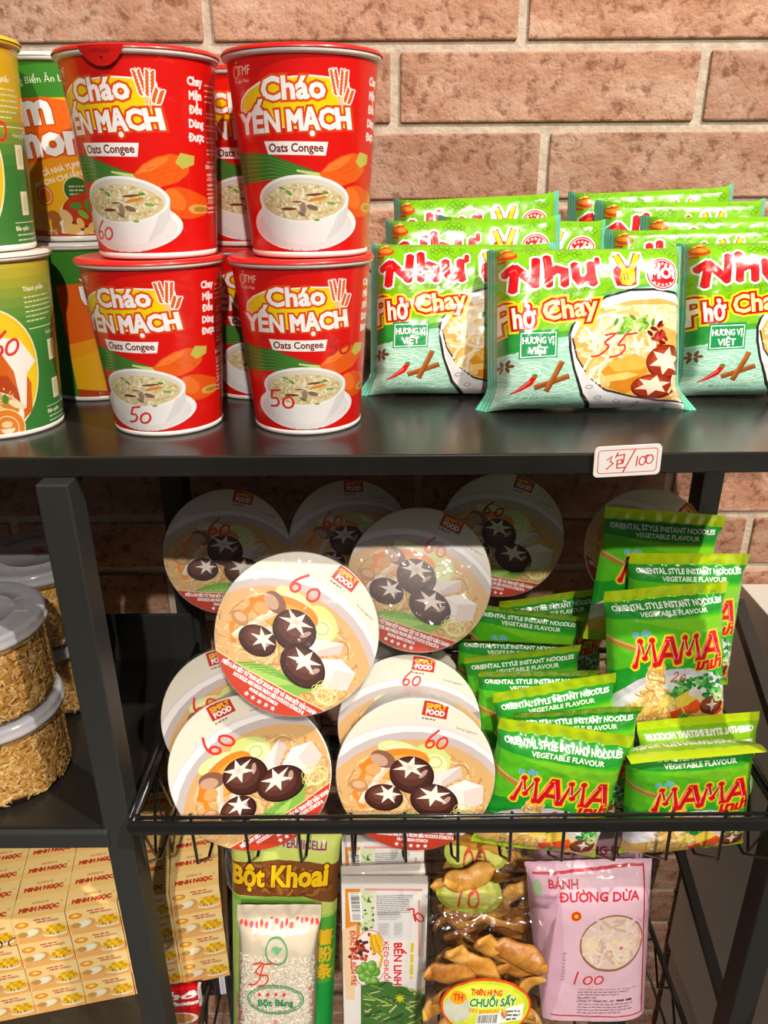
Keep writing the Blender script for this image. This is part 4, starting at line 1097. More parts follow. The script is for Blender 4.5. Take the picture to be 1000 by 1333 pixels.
def mama_pack(loc, label, seed, lean=15, yaw=0, spin=0, art=None, T=.026, flip=False, hs=1.0, **k):
    M = pose(lean, yaw, spin)
    if flip: M = M @ Matrix.Rotation(PI, 3, 'Z')
    root = empty('noodle_packet', loc, M); tag(root, label, 'packet', 'green vegetable noodle packets in the basket')
    kw = dict(top=.80, wr=1.35); kw.update(k)
    fr = pack_surf(MW, MH, T, 'tb', seed + 40, n=(44, 54), **kw); bk = pack_surf(MW, MH, T, 'tb', seed + 40, back=True, n=(22, 27), **kw)
    fr.P[..., 2] *= hs; bk.P[..., 2] *= hs
    art_mesh('wrapper', [(art or MAMA_M, fr), (MAMA_BACK, bk)], 'film', root)
    return root
FLZ = -.512         # basket floor
def mp(px, py, y): return tuple(at(px, py, y=y))
def mtop(px, py, y, label, seed, lean=4, yaw=0, spin=0, **k):
    M = pose(lean, yaw, spin); base = at(px, py, y=y) - M @ Vector((0, 0, MH / 1000 * k.pop('hk', 1.0))); base.z = max(base.z, FLZ + .001)
    return mama_pack(base, label, seed, lean, yaw, spin, **k)
# left pile, foremost first (placed by their top edges)
mtop(738, 949, .474, 'green vegetable noodle packet at the front of the left pile, behind the basket rail', 1, lean=1, yaw=-3, spin=8, flap=4, T=.026)
mtop(751, 912, .505, 'green vegetable noodle packet second in the left pile, folded lime top showing', 2, lean=5, yaw=3, spin=-1, flap=30, T=.016)
mtop(720, 885, .530, 'green vegetable noodle packet third in the left pile, its lime top seam tilted upward', 3, lean=6, yaw=5, spin=-7, flap=12, T=.016)
mtop(700, 862, .557, 'green vegetable noodle packet fourth in the left pile, only dark green seam text showing', 4, lean=8, yaw=3, spin=2, flap=30, T=.015)
mtop(678, 838, .580, 'green vegetable noodle packet fifth in the left pile, half of its red name showing', 5, lean=10, yaw=2, spin=-5, flap=30, T=.016)
mtop(670, 818, .606, 'green vegetable noodle packet sixth in the left pile, a narrow folded strip showing', 6, lean=8, yaw=0, spin=3, flap=50, T=.015)
mtop(690, 784, .632, 'green vegetable noodle packet seventh in the left pile below the rear bowl', 7, lean=6, yaw=-4, spin=6, flap=34, T=.015)
mtop(716, 768, .660, 'green vegetable noodle packet last in the left pile, in deep shadow', 8, lean=4, yaw=6, spin=-5, flap=22, T=.018)
# right pile
mtop(899, 948, .476, 'green vegetable noodle packet at the front right with its lime top folded forward', 11, lean=2, yaw=2, spin=-4, flap=62, flap_at=.84, T=.03, hs=.93)
mtop(903, 938, .520, 'green vegetable noodle packet turned backward, white back panel above the front right one', 12, lean=10, yaw=4, spin=-3, flip=True, T=.016, hs=.80)
mtop(864, 760, .562, 'green vegetable noodle packet standing upright with broccoli picture and red 20 in full view', 13, lean=14, yaw=3, spin=-3, flap=14, T=.028, wr=2.2)
mtop(897, 718, .590, 'green vegetable noodle packet behind the upright one, sticking out to its right', 14, lean=8, yaw=2, spin=2, T=.024, flap=10)
mtop(866, 664, .607, 'green vegetable noodle packet topmost in the right pile, partly in bright light', 15, lean=6, yaw=0, spin=5, T=.018, art=MAMA, flap=6)

# ================================================================== VERMICELLI BOWLS
BR = 61.0
def lid_art():
    a = Art(lambda x, y: (x, -y)); circ = [(BR * 1.0 * math.cos(2 * PI * k / 64), BR * 1.0 * math.sin(2 * PI * k / 64)) for k in range(64)]
    a.clip = circ; R = random.Random(12)
    a.convex(circ, '#e9e3d3')
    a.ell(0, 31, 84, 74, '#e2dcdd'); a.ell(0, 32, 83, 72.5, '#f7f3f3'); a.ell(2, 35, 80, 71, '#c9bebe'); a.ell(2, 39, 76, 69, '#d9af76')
    a.noodles(0, 20, 60, 44, 330, ['#e4c48c', '#c9995a', '#ecd4a4', '#bd8c4c', '#dcb67a'], 1.15, seed=7, length=17, curl=.35, test=lambda x, y: (x - 2) ** 2 / 74 ** 2 + (y - 39) ** 2 / 66 ** 2 < 1)
    a.ell(-14, -20, 17, 7, '#dfe7a0', rot=8); a.ell(-12, -20, 12, 4, '#eef2c4', rot=8); a.ell(12, -16, 15, 10, '#d4e08a', rot=25); a.ell(15, -12, 9, 7, '#e9efb9', rot=25); a.ring(14, -12.5, 5, 4.4, .9, '#b9cc5e', n=20)
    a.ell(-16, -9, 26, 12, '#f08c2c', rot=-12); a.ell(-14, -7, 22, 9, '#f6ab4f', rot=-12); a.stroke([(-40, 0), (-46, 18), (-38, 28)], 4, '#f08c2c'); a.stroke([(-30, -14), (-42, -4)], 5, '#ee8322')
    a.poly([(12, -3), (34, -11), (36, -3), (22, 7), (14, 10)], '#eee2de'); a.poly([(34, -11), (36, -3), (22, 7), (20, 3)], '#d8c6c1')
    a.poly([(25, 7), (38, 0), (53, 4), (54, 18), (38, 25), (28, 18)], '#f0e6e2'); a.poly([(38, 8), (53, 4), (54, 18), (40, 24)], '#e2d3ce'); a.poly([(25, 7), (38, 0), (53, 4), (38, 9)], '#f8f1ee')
    a.poly([(-30, 40), (-6, 30), (18, 30), (34, 28), (22, 40), (-4, 46)], '#86b84c'); a.poly([(-26, 40), (-4, 33), (16, 34), (4, 42)], '#a5cf66')
    for k in range(9): a.stroke([(-28 + 5 * k, 41 - k), (-16 + 5 * k, 33 - k * .4)], .7, '#5f9a34', same=k > 0)
    # small pale mushrooms
    for sx, sy, ex, ey in ((-22, -8, -34, 18), (-16, 6, -38, 22), (-30, 8, -40, 24)):
        a.stroke([(sx, sy), ((sx + ex) / 2 - 2, (sy + ey) / 2), (ex, ey)], 5.6, '#e7cdb4', taper=[1.1, .9, .8]); a.stroke([(sx - 1, sy), ((sx + ex) / 2 - 3, (sy + ey) / 2), (ex - 1, ey)], 2, '#f6e6d4')
    a.ell(-26, -12, 10, 6.5, '#8a5f4c', rot=20); a.ell(-29, -11, 7, 4.4, '#caa38a', rot=20); a.ell(-43, 11, 7.5, 5, '#bf8a5f', rot=10); a.ell(-43, 10, 5, 3, '#dcb288'); a.ell(-33, -3, 6, 4.4, '#e8a86a')
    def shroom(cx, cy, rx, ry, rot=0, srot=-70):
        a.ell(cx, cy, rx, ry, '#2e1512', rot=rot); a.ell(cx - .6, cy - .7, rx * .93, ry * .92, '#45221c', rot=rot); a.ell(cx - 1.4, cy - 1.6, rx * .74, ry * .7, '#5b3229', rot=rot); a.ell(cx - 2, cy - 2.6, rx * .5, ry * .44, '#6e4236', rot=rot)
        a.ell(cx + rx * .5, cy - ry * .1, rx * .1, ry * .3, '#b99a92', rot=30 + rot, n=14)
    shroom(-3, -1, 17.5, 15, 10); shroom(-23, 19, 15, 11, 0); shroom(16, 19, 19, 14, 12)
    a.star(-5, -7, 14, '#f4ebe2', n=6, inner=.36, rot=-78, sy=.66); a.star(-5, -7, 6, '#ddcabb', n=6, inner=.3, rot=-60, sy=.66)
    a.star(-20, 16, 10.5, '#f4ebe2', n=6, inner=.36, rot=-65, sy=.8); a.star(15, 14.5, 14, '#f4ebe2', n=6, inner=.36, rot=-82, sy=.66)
    for k in range(7): a.ring(40 + R.uniform(-3, 3), 29 + R.uniform(-2, 2), 8 + R.uniform(-2.5, 2), 6 + R.uniform(-2, 2), .55, ['#dfe49a', '#c9cf6a', '#eef0bf'][k % 3], n=22, rot=R.uniform(0, 90))
    # red foot
    a.poly([(-62, 34), (-44, 40.5), (-20, 41.5), (20, 40.8), (46, 39.2), (62, 34), (62, 64), (-62, 64)], '#c8402a'); a.stroke([(-52, 38), (-44, 40.2), (-20, 41.2), (20, 40.5), (46, 38.9), (54, 37)], .8, '#e9d9a4')
    a.text('MIẾN LÀM SIÊU TỪ TINH BỘT KHOAI TÂY VÀ TINH BỘT ĐẬU XANH', 2, 45.6, 3.5, '#ffffff', align='c', fit=80, bold=.16, sy=1.25)
    a.text('NOODLES ARE MADE FROM SIÊU POTATO STARCH &', 4, 49.6, 3.4, '#ffffff', align='c', fit=60, bold=.14, sy=1.2); a.text('MUNG BEAN STARCH', 2, 53.4, 3.2, '#ffffff', align='c', fit=24, bold=.13, sy=1.1)
    for k in range(5): a.star(-10 + 5.6 * k, 57 - .25 * abs(k - 2), 2.1, '#ffffff')
    # maker's tag
    a.convex([(2, -62), (21, -60), (19.6, -47), (.4, -49.4)], '#c9301f'); a.text('SIMPLY', 11, -54.6, 5.4, '#f0c93a', align='c', fit=15.4, bold=.22, rot=5); a.text('FOOD', 10.6, -49.8, 5.6, '#ffffff', align='c', fit=14.6, bold=.26, rot=5)
    a.lines(1, -47.4, 18, 1, 2, 1.1, '#6a5a50', seed=4, rot=5); a.text('Serving Suggestion', 36, -38.5, 2.6, '#4a4440', align='c', fit=17, rot=13)
    a.clip = None
    return a
LID = lid_art()
BOWL_SIDE = Art(lambda x, y: (x, 58 - y)); BOWL_SIDE.rect(-200, -2, 200, 62, '#cbc6c4')
for q in range(6):
    u = -180 + q * 62; BOWL_SIDE.rect(u, 6, u + 52, 20, '#e9e4e0'); BOWL_SIDE.lines(u + 5, 8.5, 42, 1, 5, 3.4, '#a8685e', seed=q + 30); BOWL_SIDE.ell(u + 21, 16, 3.2, 2, '#8a5a60'); BOWL_SIDE.ell(u + 30, 16, 3.2, 2, '#8a5a60'); BOWL_SIDE.lines(u + 4, 24, 44, 5, 3, 1, '#8f8482', seed=q); BOWL_SIDE.ring(u + 26, 32, 22, 7, .8, '#b0625a', n=24)
BWRAP = film_mat('bowl_shrink_film', gloss=.04, rough=.05, bump=.45, scale=45)
def bowl_pack(loc, label, seed, lean=25, yaw=0, spin=0, mark=None, depth=.056, s=1.0):
    root = empty('noodle_bowl', loc, pose(lean, yaw, spin) * s); tag(root, label, 'bowl', 'instant vermicelli bowls')
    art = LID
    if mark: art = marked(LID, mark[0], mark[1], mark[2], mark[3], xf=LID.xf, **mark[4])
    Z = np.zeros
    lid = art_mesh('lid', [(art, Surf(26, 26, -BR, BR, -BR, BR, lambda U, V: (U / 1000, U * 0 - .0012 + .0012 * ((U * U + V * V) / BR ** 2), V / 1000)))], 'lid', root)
    def fn(U, V):
        th = U / 58.0; t = V / 58.0; r = (.0585 - .0085 * (1 - t)); y = (1 - t) * depth + .002
        return r * np.sin(th), y, r * np.cos(th)
    b = art_mesh('bowl_body', [(BOWL_SIDE, Surf(60, 4, -PI * 58, PI * 58, 0, 58, fn, flip=True))], 'card', root)
    bm = bmesh.new()
    add_lathe(bm, [(.0585, -.004), (.0612, -.0034), (.0618, -.0016), (.0612, -.0002), (.0602, 0)], n=72); add_lathe(bm, [(.0001, -depth - .0005), (.050, -depth - .0008), (.0504, -depth + .001)], n=48)
    bmesh.ops.rotate(bm, cent=(0, 0, 0), matrix=Matrix.Rotation(PI / 2, 3, 'X'), verts=bm.verts)
    bm_obj('bowl_rim', bm, mat('#f4f0e8', 'card'), root, smooth=True)
    # shrink film with folds at the rim
    bm = bmesh.new(); R = random.Random(seed)
    rings = add_lathe(bm, [(.0001, .0030), (.020, .0028), (.042, .0024), (.056, .0020), (.0622, .0004), (.0634, -.003), (.0592, -.022), (.0560, -.045), (.0520, -depth - .002)], n=72)
    bmesh.ops.rotate(bm, cent=(0, 0, 0), matrix=Matrix.Rotation(PI / 2, 3, 'X'), verts=bm.verts)
    for v in bm.verts:
        n = noise.noise(v.co * 28 + Vector((seed, 0, 0))); v.co.y -= .0008 * abs(n)
    bm_obj('shrink_wrap', bm, BWRAP, root, smooth=True)
    return root
D_ = .124
def bat(px, py, w): return tuple(at(px, py, d=1000 * D_ / w))
RM = dict(slant=.1, gap=.72)
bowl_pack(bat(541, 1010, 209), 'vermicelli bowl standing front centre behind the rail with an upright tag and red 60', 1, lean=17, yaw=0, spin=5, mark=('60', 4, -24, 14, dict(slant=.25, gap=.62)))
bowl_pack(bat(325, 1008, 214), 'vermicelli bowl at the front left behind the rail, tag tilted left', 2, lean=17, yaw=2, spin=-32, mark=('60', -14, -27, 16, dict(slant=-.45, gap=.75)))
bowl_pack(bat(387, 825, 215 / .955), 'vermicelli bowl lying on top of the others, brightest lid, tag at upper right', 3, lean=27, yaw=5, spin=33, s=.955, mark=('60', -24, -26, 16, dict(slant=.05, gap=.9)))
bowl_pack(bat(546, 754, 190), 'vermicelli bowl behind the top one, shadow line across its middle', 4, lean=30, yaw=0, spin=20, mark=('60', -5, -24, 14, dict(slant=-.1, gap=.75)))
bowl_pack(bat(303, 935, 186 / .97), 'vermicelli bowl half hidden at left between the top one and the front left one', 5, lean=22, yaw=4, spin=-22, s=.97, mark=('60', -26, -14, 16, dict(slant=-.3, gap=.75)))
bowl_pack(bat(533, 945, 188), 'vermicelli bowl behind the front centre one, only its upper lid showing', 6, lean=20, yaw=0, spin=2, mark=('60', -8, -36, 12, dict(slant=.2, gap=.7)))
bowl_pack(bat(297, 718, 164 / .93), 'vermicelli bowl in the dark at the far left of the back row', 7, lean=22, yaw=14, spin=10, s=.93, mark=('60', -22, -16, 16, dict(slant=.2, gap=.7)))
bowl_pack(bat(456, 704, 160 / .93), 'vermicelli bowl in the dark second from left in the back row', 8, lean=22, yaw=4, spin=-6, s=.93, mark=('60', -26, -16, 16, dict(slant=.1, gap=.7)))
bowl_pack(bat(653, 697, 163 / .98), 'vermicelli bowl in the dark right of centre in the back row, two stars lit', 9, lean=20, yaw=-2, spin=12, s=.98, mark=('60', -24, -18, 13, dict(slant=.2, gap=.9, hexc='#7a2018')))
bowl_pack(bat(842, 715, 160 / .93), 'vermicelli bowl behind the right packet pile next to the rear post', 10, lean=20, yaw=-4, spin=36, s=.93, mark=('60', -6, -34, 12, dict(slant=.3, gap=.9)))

for k, (x, y, lab) in enumerate(((-.128, .600, 'vermicelli bowl low at the back left, hidden below the far left back bowl'), (.018, .602, 'vermicelli bowl low at the back, hidden behind the half covered front ones'), (.125, .690 - .085, 'vermicelli bowl low at the back, hidden behind the left packet pile'))[:2]):
    bowl_pack((x, y, FLZ + .059), lab, 20 + k, lean=16, yaw=0, spin=10 * k, s=.93)

# ================================================================== WIRE BASKET
bk = empty('wire_basket', (.05, .55, FLZ)); tag(bk, 'black wire basket hung on the rack, holding the bowls and green packets', 'basket')
BX0, BX1, BF, BB, RZ = -.1905, .2985, .432, .662, -.4435
def wire(name, pts, r, parent=bk, n=8, closed=False, orig=(.05, .55, FLZ)):
    bm = bmesh.new(); add_tube(bm, pts, r, n=n, closed=closed)
    o = bm_obj(name, bm, M_WIRE, None); o.data.transform(Matrix.Translation((-orig[0], -orig[1], -orig[2]))); o.parent = parent; return o
def flat_rail(name, x0, x1, y, z, hh, tt):
    bm = bmesh.new(); add_box(bm, x0, x1, y - tt, y + tt, z - hh, z + hh, bevel=min(hh, tt) * .8)
    o = bm_obj(name, bm, M_WIRE, None); o.data.transform(Matrix.Translation((-.05, -.55, -FLZ))); smooth_angle(o); o.parent = bk; return o
flat_rail('front_rail', BX0 - .0015, BX1 + .0015, BF, RZ, .0055, .003)
wire('front_wire', [(BX0 + .004, BF + .002, RZ + .008), (BX1 - .004, BF + .002, RZ + .008)], .0014)
for k in range(13):
    x = BX0 + .004 + (BX1 - BX0 - .008) * k / 12
    wire('upright_wire', [(x, BF + .004, RZ + .009), (x, BF + .0035, RZ - .006), (x + .001, BF + .004, RZ - .040), (x, BF + .036, FLZ - .001), (x, BB, FLZ - .001), (x, BB, RZ)], .0013, n=6)
for y in (.495, .53, .565, .60, .635): wire('floor_wire', [(BX0, y, RZ), (BX0, y, FLZ - .0026), (BX1, y, FLZ - .0026), (BX1, y, RZ)], .0013, n=6)
for x in (BX0, BX1):
    wire('side_rail', [(x, BF, RZ), (x, BB, RZ)], .0032)
    wire('side_wire', [(x, BF, RZ + .009), (x, BF + .03, RZ + .009), (x, BB, RZ + .012)], .0016)
    for k in range(4):
        y0 = BF + .01 + k * .055; wire('side_zigzag', [(x, y0, RZ), (x, y0 + .027, FLZ), (x, y0 + .054, RZ)], .0013, n=6)
wire('rear_rail', [(BX0, BB, RZ), (BX1, BB, RZ)], .003)

# ================================================================== JARS OF FLOSS
M_JAR = film_mat('clear_jar', tint=(.97, .95, .9), gloss=.09, rough=.03, bump=0)
M_LID = film_mat('cloudy_lid', tint=(.85, .88, .95), gloss=.16, rough=.12, haze=.5, hazecol=(.72, .76, .86), bump=.05)
def floss_material():
    m = bpy.data.materials.new('golden_floss'); m.use_nodes = True; nt = m.node_tree; b = nt.nodes['Principled BSDF']
    tc = nt.nodes.new('ShaderNodeTexCoord'); n = nt.nodes.new('ShaderNodeTexNoise'); n.inputs['Scale'].default_value = 240; n.inputs['Detail'].default_value = 5; n.inputs['Distortion'].default_value = 1.0
    r = nt.nodes.new('ShaderNodeValToRGB'); e = r.color_ramp.elements; e[0].position = .3; e[0].color = lin('#a8702f'); e[1].position = .72; e[1].color = lin('#efc780'); x = e.new(.5); x.color = lin('#cf9a4a')
    nt.links.new(tc.outputs['Object'], n.inputs[0]); nt.links.new(n.outputs[0], r.inputs[0]); nt.links.new(r.outputs[0], b.inputs['Base Color']); b.inputs['Roughness'].default_value = .7
    bp = nt.nodes.new('ShaderNodeBump'); bp.inputs['Strength'].default_value = .8; bp.inputs['Distance'].default_value = .003; nt.links.new(n.outputs[0], bp.inputs['Height']); nt.links.new(bp.outputs[0], b.inputs['Normal'])
    return m
M_FLOSS = floss_material(); M_FL2 = [solid('floss_shred_%s' % n, c, .7) for n, c in (('light', '#eec27a'), ('mid', '#e3b364'), ('dark', '#d29c4c'), ('pale', '#f4d394'))]
JH, JR = .0755, .0485
def make_jar():
    root = empty('floss_jar', (0, 0, 0))
    bm = bmesh.new(); add_lathe(bm, [(.0001, .0012), (JR - .006, .0008), (JR - .002, .002), (JR - .0006, .005), (JR, .012), (JR + .0006, JH - .016), (JR + .0004, JH - .011)], n=72); bm_obj('jar_body', bm, M_JAR, root, smooth=True)
    R = random.Random(3); bm = bmesh.new(); r0 = JR - .0022
    rings = add_lathe(bm, [(.0001, .003), (r0 - .004, .003), (r0, .006)] + [(r0, .006 + k * (JH - .026) / 20) for k in range(1, 21)] + [(r0 - .008, JH - .017), (.0001, JH - .015)], n=96)
    for v in bm.verts:
        q = v.co.copy(); d = noise.noise(q * 260) * .0011 + noise.noise(q * 110) * .0010
        if math.hypot(q.x, q.y) > .03: v.co.x *= 1 + (d - .0012) / r0; v.co.y *= 1 + (d - .0012) / r0
    f = bm_obj('floss', bm, M_FLOSS, root, smooth=True)
    bm = bmesh.new()
    for k in range(2400):
        th = R.uniform(0, 2 * PI); z = R.uniform(.004, JH - .019); L = R.uniform(.003, .010); tl = R.uniform(-1.5, 1.5); w = R.uniform(.0005, .0016); bend = R.uniform(-2.2, 2.2); base = r0 - R.uniform(-.0006, .0010); m = R.randrange(4)
        prev = None
        for j in range(4):
            t = j / 3 - .5; a = th + (t * L * math.cos(tl + bend * t)) / r0; zz = z + t * L * math.sin(tl + bend * t); rr = base + .0008 * (1 - 4 * t * t)
            nxa = -math.sin(tl); c = []
            for s in (-1, 1):
                aa = a + s * w * nxa / r0; z2 = min(max(zz + s * w * math.cos(tl), .003), JH - .015); c.append(bm.verts.new((rr * math.cos(aa), rr * math.sin(aa), z2)))
            if prev: 
                fc = bm.faces.new((prev[0], prev[1], c[1], c[0])); fc.material_index = m; fc.smooth = True
            prev = c
    sh = bm_obj('floss_shreds', bm, M_FL2, f, recalc=False); sh['kind'] = 'stuff'
    bm = bmesh.new(); h = JH
    add_lathe(bm, [(JR + .0012, h - .0110), (JR + .0028, h - .0110), (JR + .0030, h - .0075), (JR + .0020, h - .0068), (JR + .0024, h - .0030), (JR + .0016, h - .0006), (JR - .001, h - .0001), (JR - .004, h - .0006), (JR - .010, h - .0008), (.030, h - .0008), (.0295, h - .0003), (.0288, h - .0003), (.0283, h - .0008), (.0001, h - .0008)], n=96)
    lid = bm_obj('lid', bm, M_LID, root, smooth=True)
    bm = bmesh.new()
    for k in range(10):
        a = 2 * PI * k / 10; add_box(bm, .0305, .041, -.0005, .0005, h - .0010, h - .0004, M=Matrix.Rotation(a, 4, 'Z'))
    bm_obj('lid_rib', bm, M_LID, lid)
    return root, lid
jar, jlid = make_jar()
def jar_mark(lid, dx):
    a = Art(lambda x, y: (x, -y)); scribble(a, '90', dx, 6, 12, hexc='#cf2a2a', slant=.2, gap=.8) if False else a.stroke([(dx, 2), (dx + 6, -1), (dx + 9, 3), (dx + 4, 6), (dx + 9, 5), (dx + 14, 0), (dx + 19, 2), (dx + 17, 6), (dx + 13, 4)], 1.1, '#cf2a2a')
    art_mesh('price_mark', [(a, Surf(1, 1, -40, 40, -40, 40, lambda U, V: (U / 1000, V / 1000, U * 0 + JH + .0009), diag=False))], 'ink', lid)
jarspots = ((-.312, .503, 0, 'floss jar at the left edge standing on the middle shelf, another jar on top'), (-.312, .503, 1, 'floss jar stacked on the front jar at the left edge'),
            (-.313, .610, 0, 'floss jar at the back of the middle shelf next to the post'), (-.309, .608, 1, 'floss jar stacked at the back with its lid in shadow'))
jars = [jar] + [copy_tree(jar) for _ in range(3)]
for o, (x, y, k, lab) in zip(jars, jarspots):
    o.location = (x, y, HC + JAR_Z + k * (JH + .0012)); o.rotation_euler.z = x * 37 + k; tag(o, lab, 'jar', 'jars of golden floss')
    if k == 1:
        for c in o.children:
            if c.name.startswith('lid'): jar_mark(c, 6 if y < .55 else -12)

# ================================================================== SMALL YELLOW CAKE BOXES
CW, CH, CD = .0462, .0322, .0225
def cake_front():
    a = Art(lambda x, y: (x, y)); a = Art(lambda x, y: (x, 33 - y)); a.rect(-1, -1, 48, 35, '#fbd890'); a.poly([(-1, 20), (16, 16), (30, 22), (48, 18), (48, 35), (-1, 35)], '#eeb56a'); a.poly([(20, 6), (48, 4), (48, 14), (30, 14)], '#f8dc9e')
    a.ell(8, 8.5, 6, 3.6, '#d8552a'); a.ell(8, 8.5, 5.2, 2.9, '#f3a82e'); a.ell(8, 8, 2.6, 1.6, '#fbe06a')
    a.lines(19, 3.8, 22, 1, 2, 1.5, '#c2482c', seed=6); a.text('MINH NGỌC', 31, 9, 3.4, '#b83824', align='c', fit=20, bold=.16)
    a.ell(17, 20, 8, 5.4, '#d9a457', rot=-18); a.ell(14, 20, 7.4, 4.8, '#efe3bb', rot=-18); a.ell(14, 20, 5.4, 3.2, '#f8f0d4', rot=-18); a.ell(7, 21, 4.4, 3.4, '#c99a4f')
    a.ell(35, 26, 10.5, 3.2, '#fbf5e4'); a.ell(35, 25.3, 9.6, 2.4, '#e0d2b0')
    R = random.Random(2)
    for k in range(15):
        x = 28 + (k % 5) * 3.4 + R.uniform(-.6, .6) + (k // 5) * .9; y = 24 - (k // 5) * 4; a.poly([(x - 1.9, y - 2), (x + 1.9, y - 2.3), (x + 2, y + 1.8), (x - 1.8, y + 2)], ['#f2c21c', '#e5ab10', '#f8d648', '#d99a12'][(k * 3) % 4])
    for x, y in ((33, 26), (37, 25.5), (30, 25)): a.rect(x, y - 1.6, x + .8, y + 1.4, '#7a4a14')
    return a
def cake_top():
    a = Art(lambda x, y: (x, 23 - y)); a.rect(-1, -1, 48, 24, '#ffdc90'); a.poly([(-1, 15), (24, 12), (48, 16), (48, 24), (-1, 24)], '#fccf80'); a.text('HƯƠNG VỊ', 23, 8, 3.2, '#c9603a', align='c', fit=15, bold=.08); a.text('MINH NGỌC', 23, 16, 6.4, '#c8402a', align='c', fit=36, bold=.5); a.ring(42.5, 9, .9, .9, .3, '#c8402a', n=10)
    return a
def plain(hexc, w, h): 
    a = Art(None); a.rect(-1, -1, w + 1, h + 1, hexc); return a
CF, CT = cake_front(), cake_top()
x0, x1, y0, y1 = -CW / 2, CW / 2, -CD / 2, CD / 2
def flat(fn, w, h, flip=False): return Surf(1, 1, 0, w, 0, h, fn, flip=flip, diag=False)
w_, h_, d_ = 47, 33, 23
boxparts = [(CF, flat(lambda U, V: (x0 + U / w_ * CW, U * 0 + y0, V / h_ * CH), w_, h_)), (CT, flat(lambda U, V: (x0 + U / w_ * CW, y0 + V / d_ * CD, U * 0 + CH), w_, d_)),
            (plain('#f8d188', d_, h_), flat(lambda U, V: (U * 0 + x1, y0 + U / d_ * CD, V / h_ * CH), d_, h_)), (plain('#f8d188', d_, h_), flat(lambda U, V: (U * 0 + x0, y0 + U / d_ * CD, V / h_ * CH), d_, h_, True)),
            (plain('#f8d188', w_, h_), flat(lambda U, V: (x0 + U / w_ * CW, U * 0 + y1, V / h_ * CH), w_, h_, True)), (plain('#f8d188', w_, d_), flat(lambda U, V: (x0 + U / w_ * CW, y0 + V / d_ * CD, U * 0), w_, d_, True))]
cake = art_mesh('cake_box', boxparts, 'box')
BYAW = math.radians(12); corner = at(300, 1270, z=BOX_Z); ux = Vector((math.cos(BYAW), math.sin(BYAW), 0)); uy = Vector((-math.sin(BYAW), math.cos(BYAW), 0))
NC, NR, ND = 6, 4, 6
ordn = ('first', 'second', 'third', 'fourth', 'fifth', 'sixth'); R = random.Random(11); first = True
for c in range(NC):            # c = 0 at the right end
    for lv in range(NR):       # 0 = bottom
        for dp in range(ND):
            if not (dp == 0 or lv == NR - 1 or c == 0): continue
            o = cake if first else cake.copy()
            if not first: COL.objects.link(o)
            first = False
            p = corner - ux * ((c + .5) * (CW + .0006)) + uy * ((dp + .5) * (CD + .0006)) + ux * R.uniform(-.0002, .0002)
            rise = .004 * dp if (lv == NR - 1 and False) else 0
            o.location = (p.x, p.y, HC + BOX_Z + lv * (CH + .0003) + .0003 + rise); o.rotation_euler.z = BYAW + math.radians(R.uniform(-.4, .4))
            if c == 4 and lv == NR - 1 and dp == 0:
                mk = CF.clone(); A2 = Art(CF.xf); scribble(A2, '00', 24, 33, 17, hexc='#2a2620', w=1.3, gap=.85); mk.items += A2.items; o.data = art_mesh('marked_box', [(mk, boxparts[0][1])] + boxparts[1:], 'box').data; bpy.data.objects.remove(bpy.data.objects['marked_box'])
            colw = 'rightmost column' if c == 0 else ordn[c] + ' column from the right'
            if lv == NR - 1 and dp == 0: lab = 'yellow cake box, topmost in the front row, ' + colw
            elif lv == NR - 1: lab = 'yellow cake box on top of the stack, %s row back, %s' % (ordn[dp], colw)
            elif dp == 0: lab = 'yellow cake box, front row, %s layer from the top, %s' % (ordn[NR - 1 - lv], colw)
            else: lab = 'yellow cake box on the right side of the stack, %s layer down, %s row back' % (ordn[NR - 1 - lv], ordn[dp])
            tag(o, lab, 'box', 'small yellow cake boxes')
# clear wrap hanging off the right end of the stack
M_WRAPB = film_mat('clear_wrap', gloss=.16, rough=.07, haze=.17, hazecol=(.95, .92, .88), bump=.7, scale=55)
def wrap_sheet():
    N = 30; bm = bmesh.new(); G = []
    Dp = ND * (CD + .0006); Ht = NR * (CH + .0003)
    for i in range(N + 1):
        row = []
        for j in range(N + 1):
            s, t = i / N, j / N           # s along depth, t up and over the top
            z = t * (Ht + .004); n = noise.noise(Vector((s * 4, t * 4, 3))); n2 = noise.noise(Vector((s * 11, t * 9, 8)))
            out = .006 + .018 * math.sin(PI * min(1, (1 - t) * 1.1)) * (1 - .5 * s) + .006 * n + .003 * n2 + .012 * max(0, .35 - abs(t - .85)) * (1 - s)
            p = corner + ux * (max(out, .0012)) + uy * (s * Dp * 1.0 - .004)
            row.append(bm.verts.new((p.x, p.y, HC + BOX_Z + z)))
        G.append(row)
    for i in range(N):
        for j in range(N): bm.faces.new((G[i][j], G[i + 1][j], G[i + 1][j + 1], G[i][j + 1])).smooth = True
    o = bm_obj('plastic_wrap', bm, M_WRAPB, smooth=True); sol = o.modifiers.new('thickness', 'SOLIDIFY'); sol.thickness = .0003
    tag(o, 'crumpled clear plastic wrap at the right end of the yellow box stack', 'plastic wrap')
wrap_sheet()

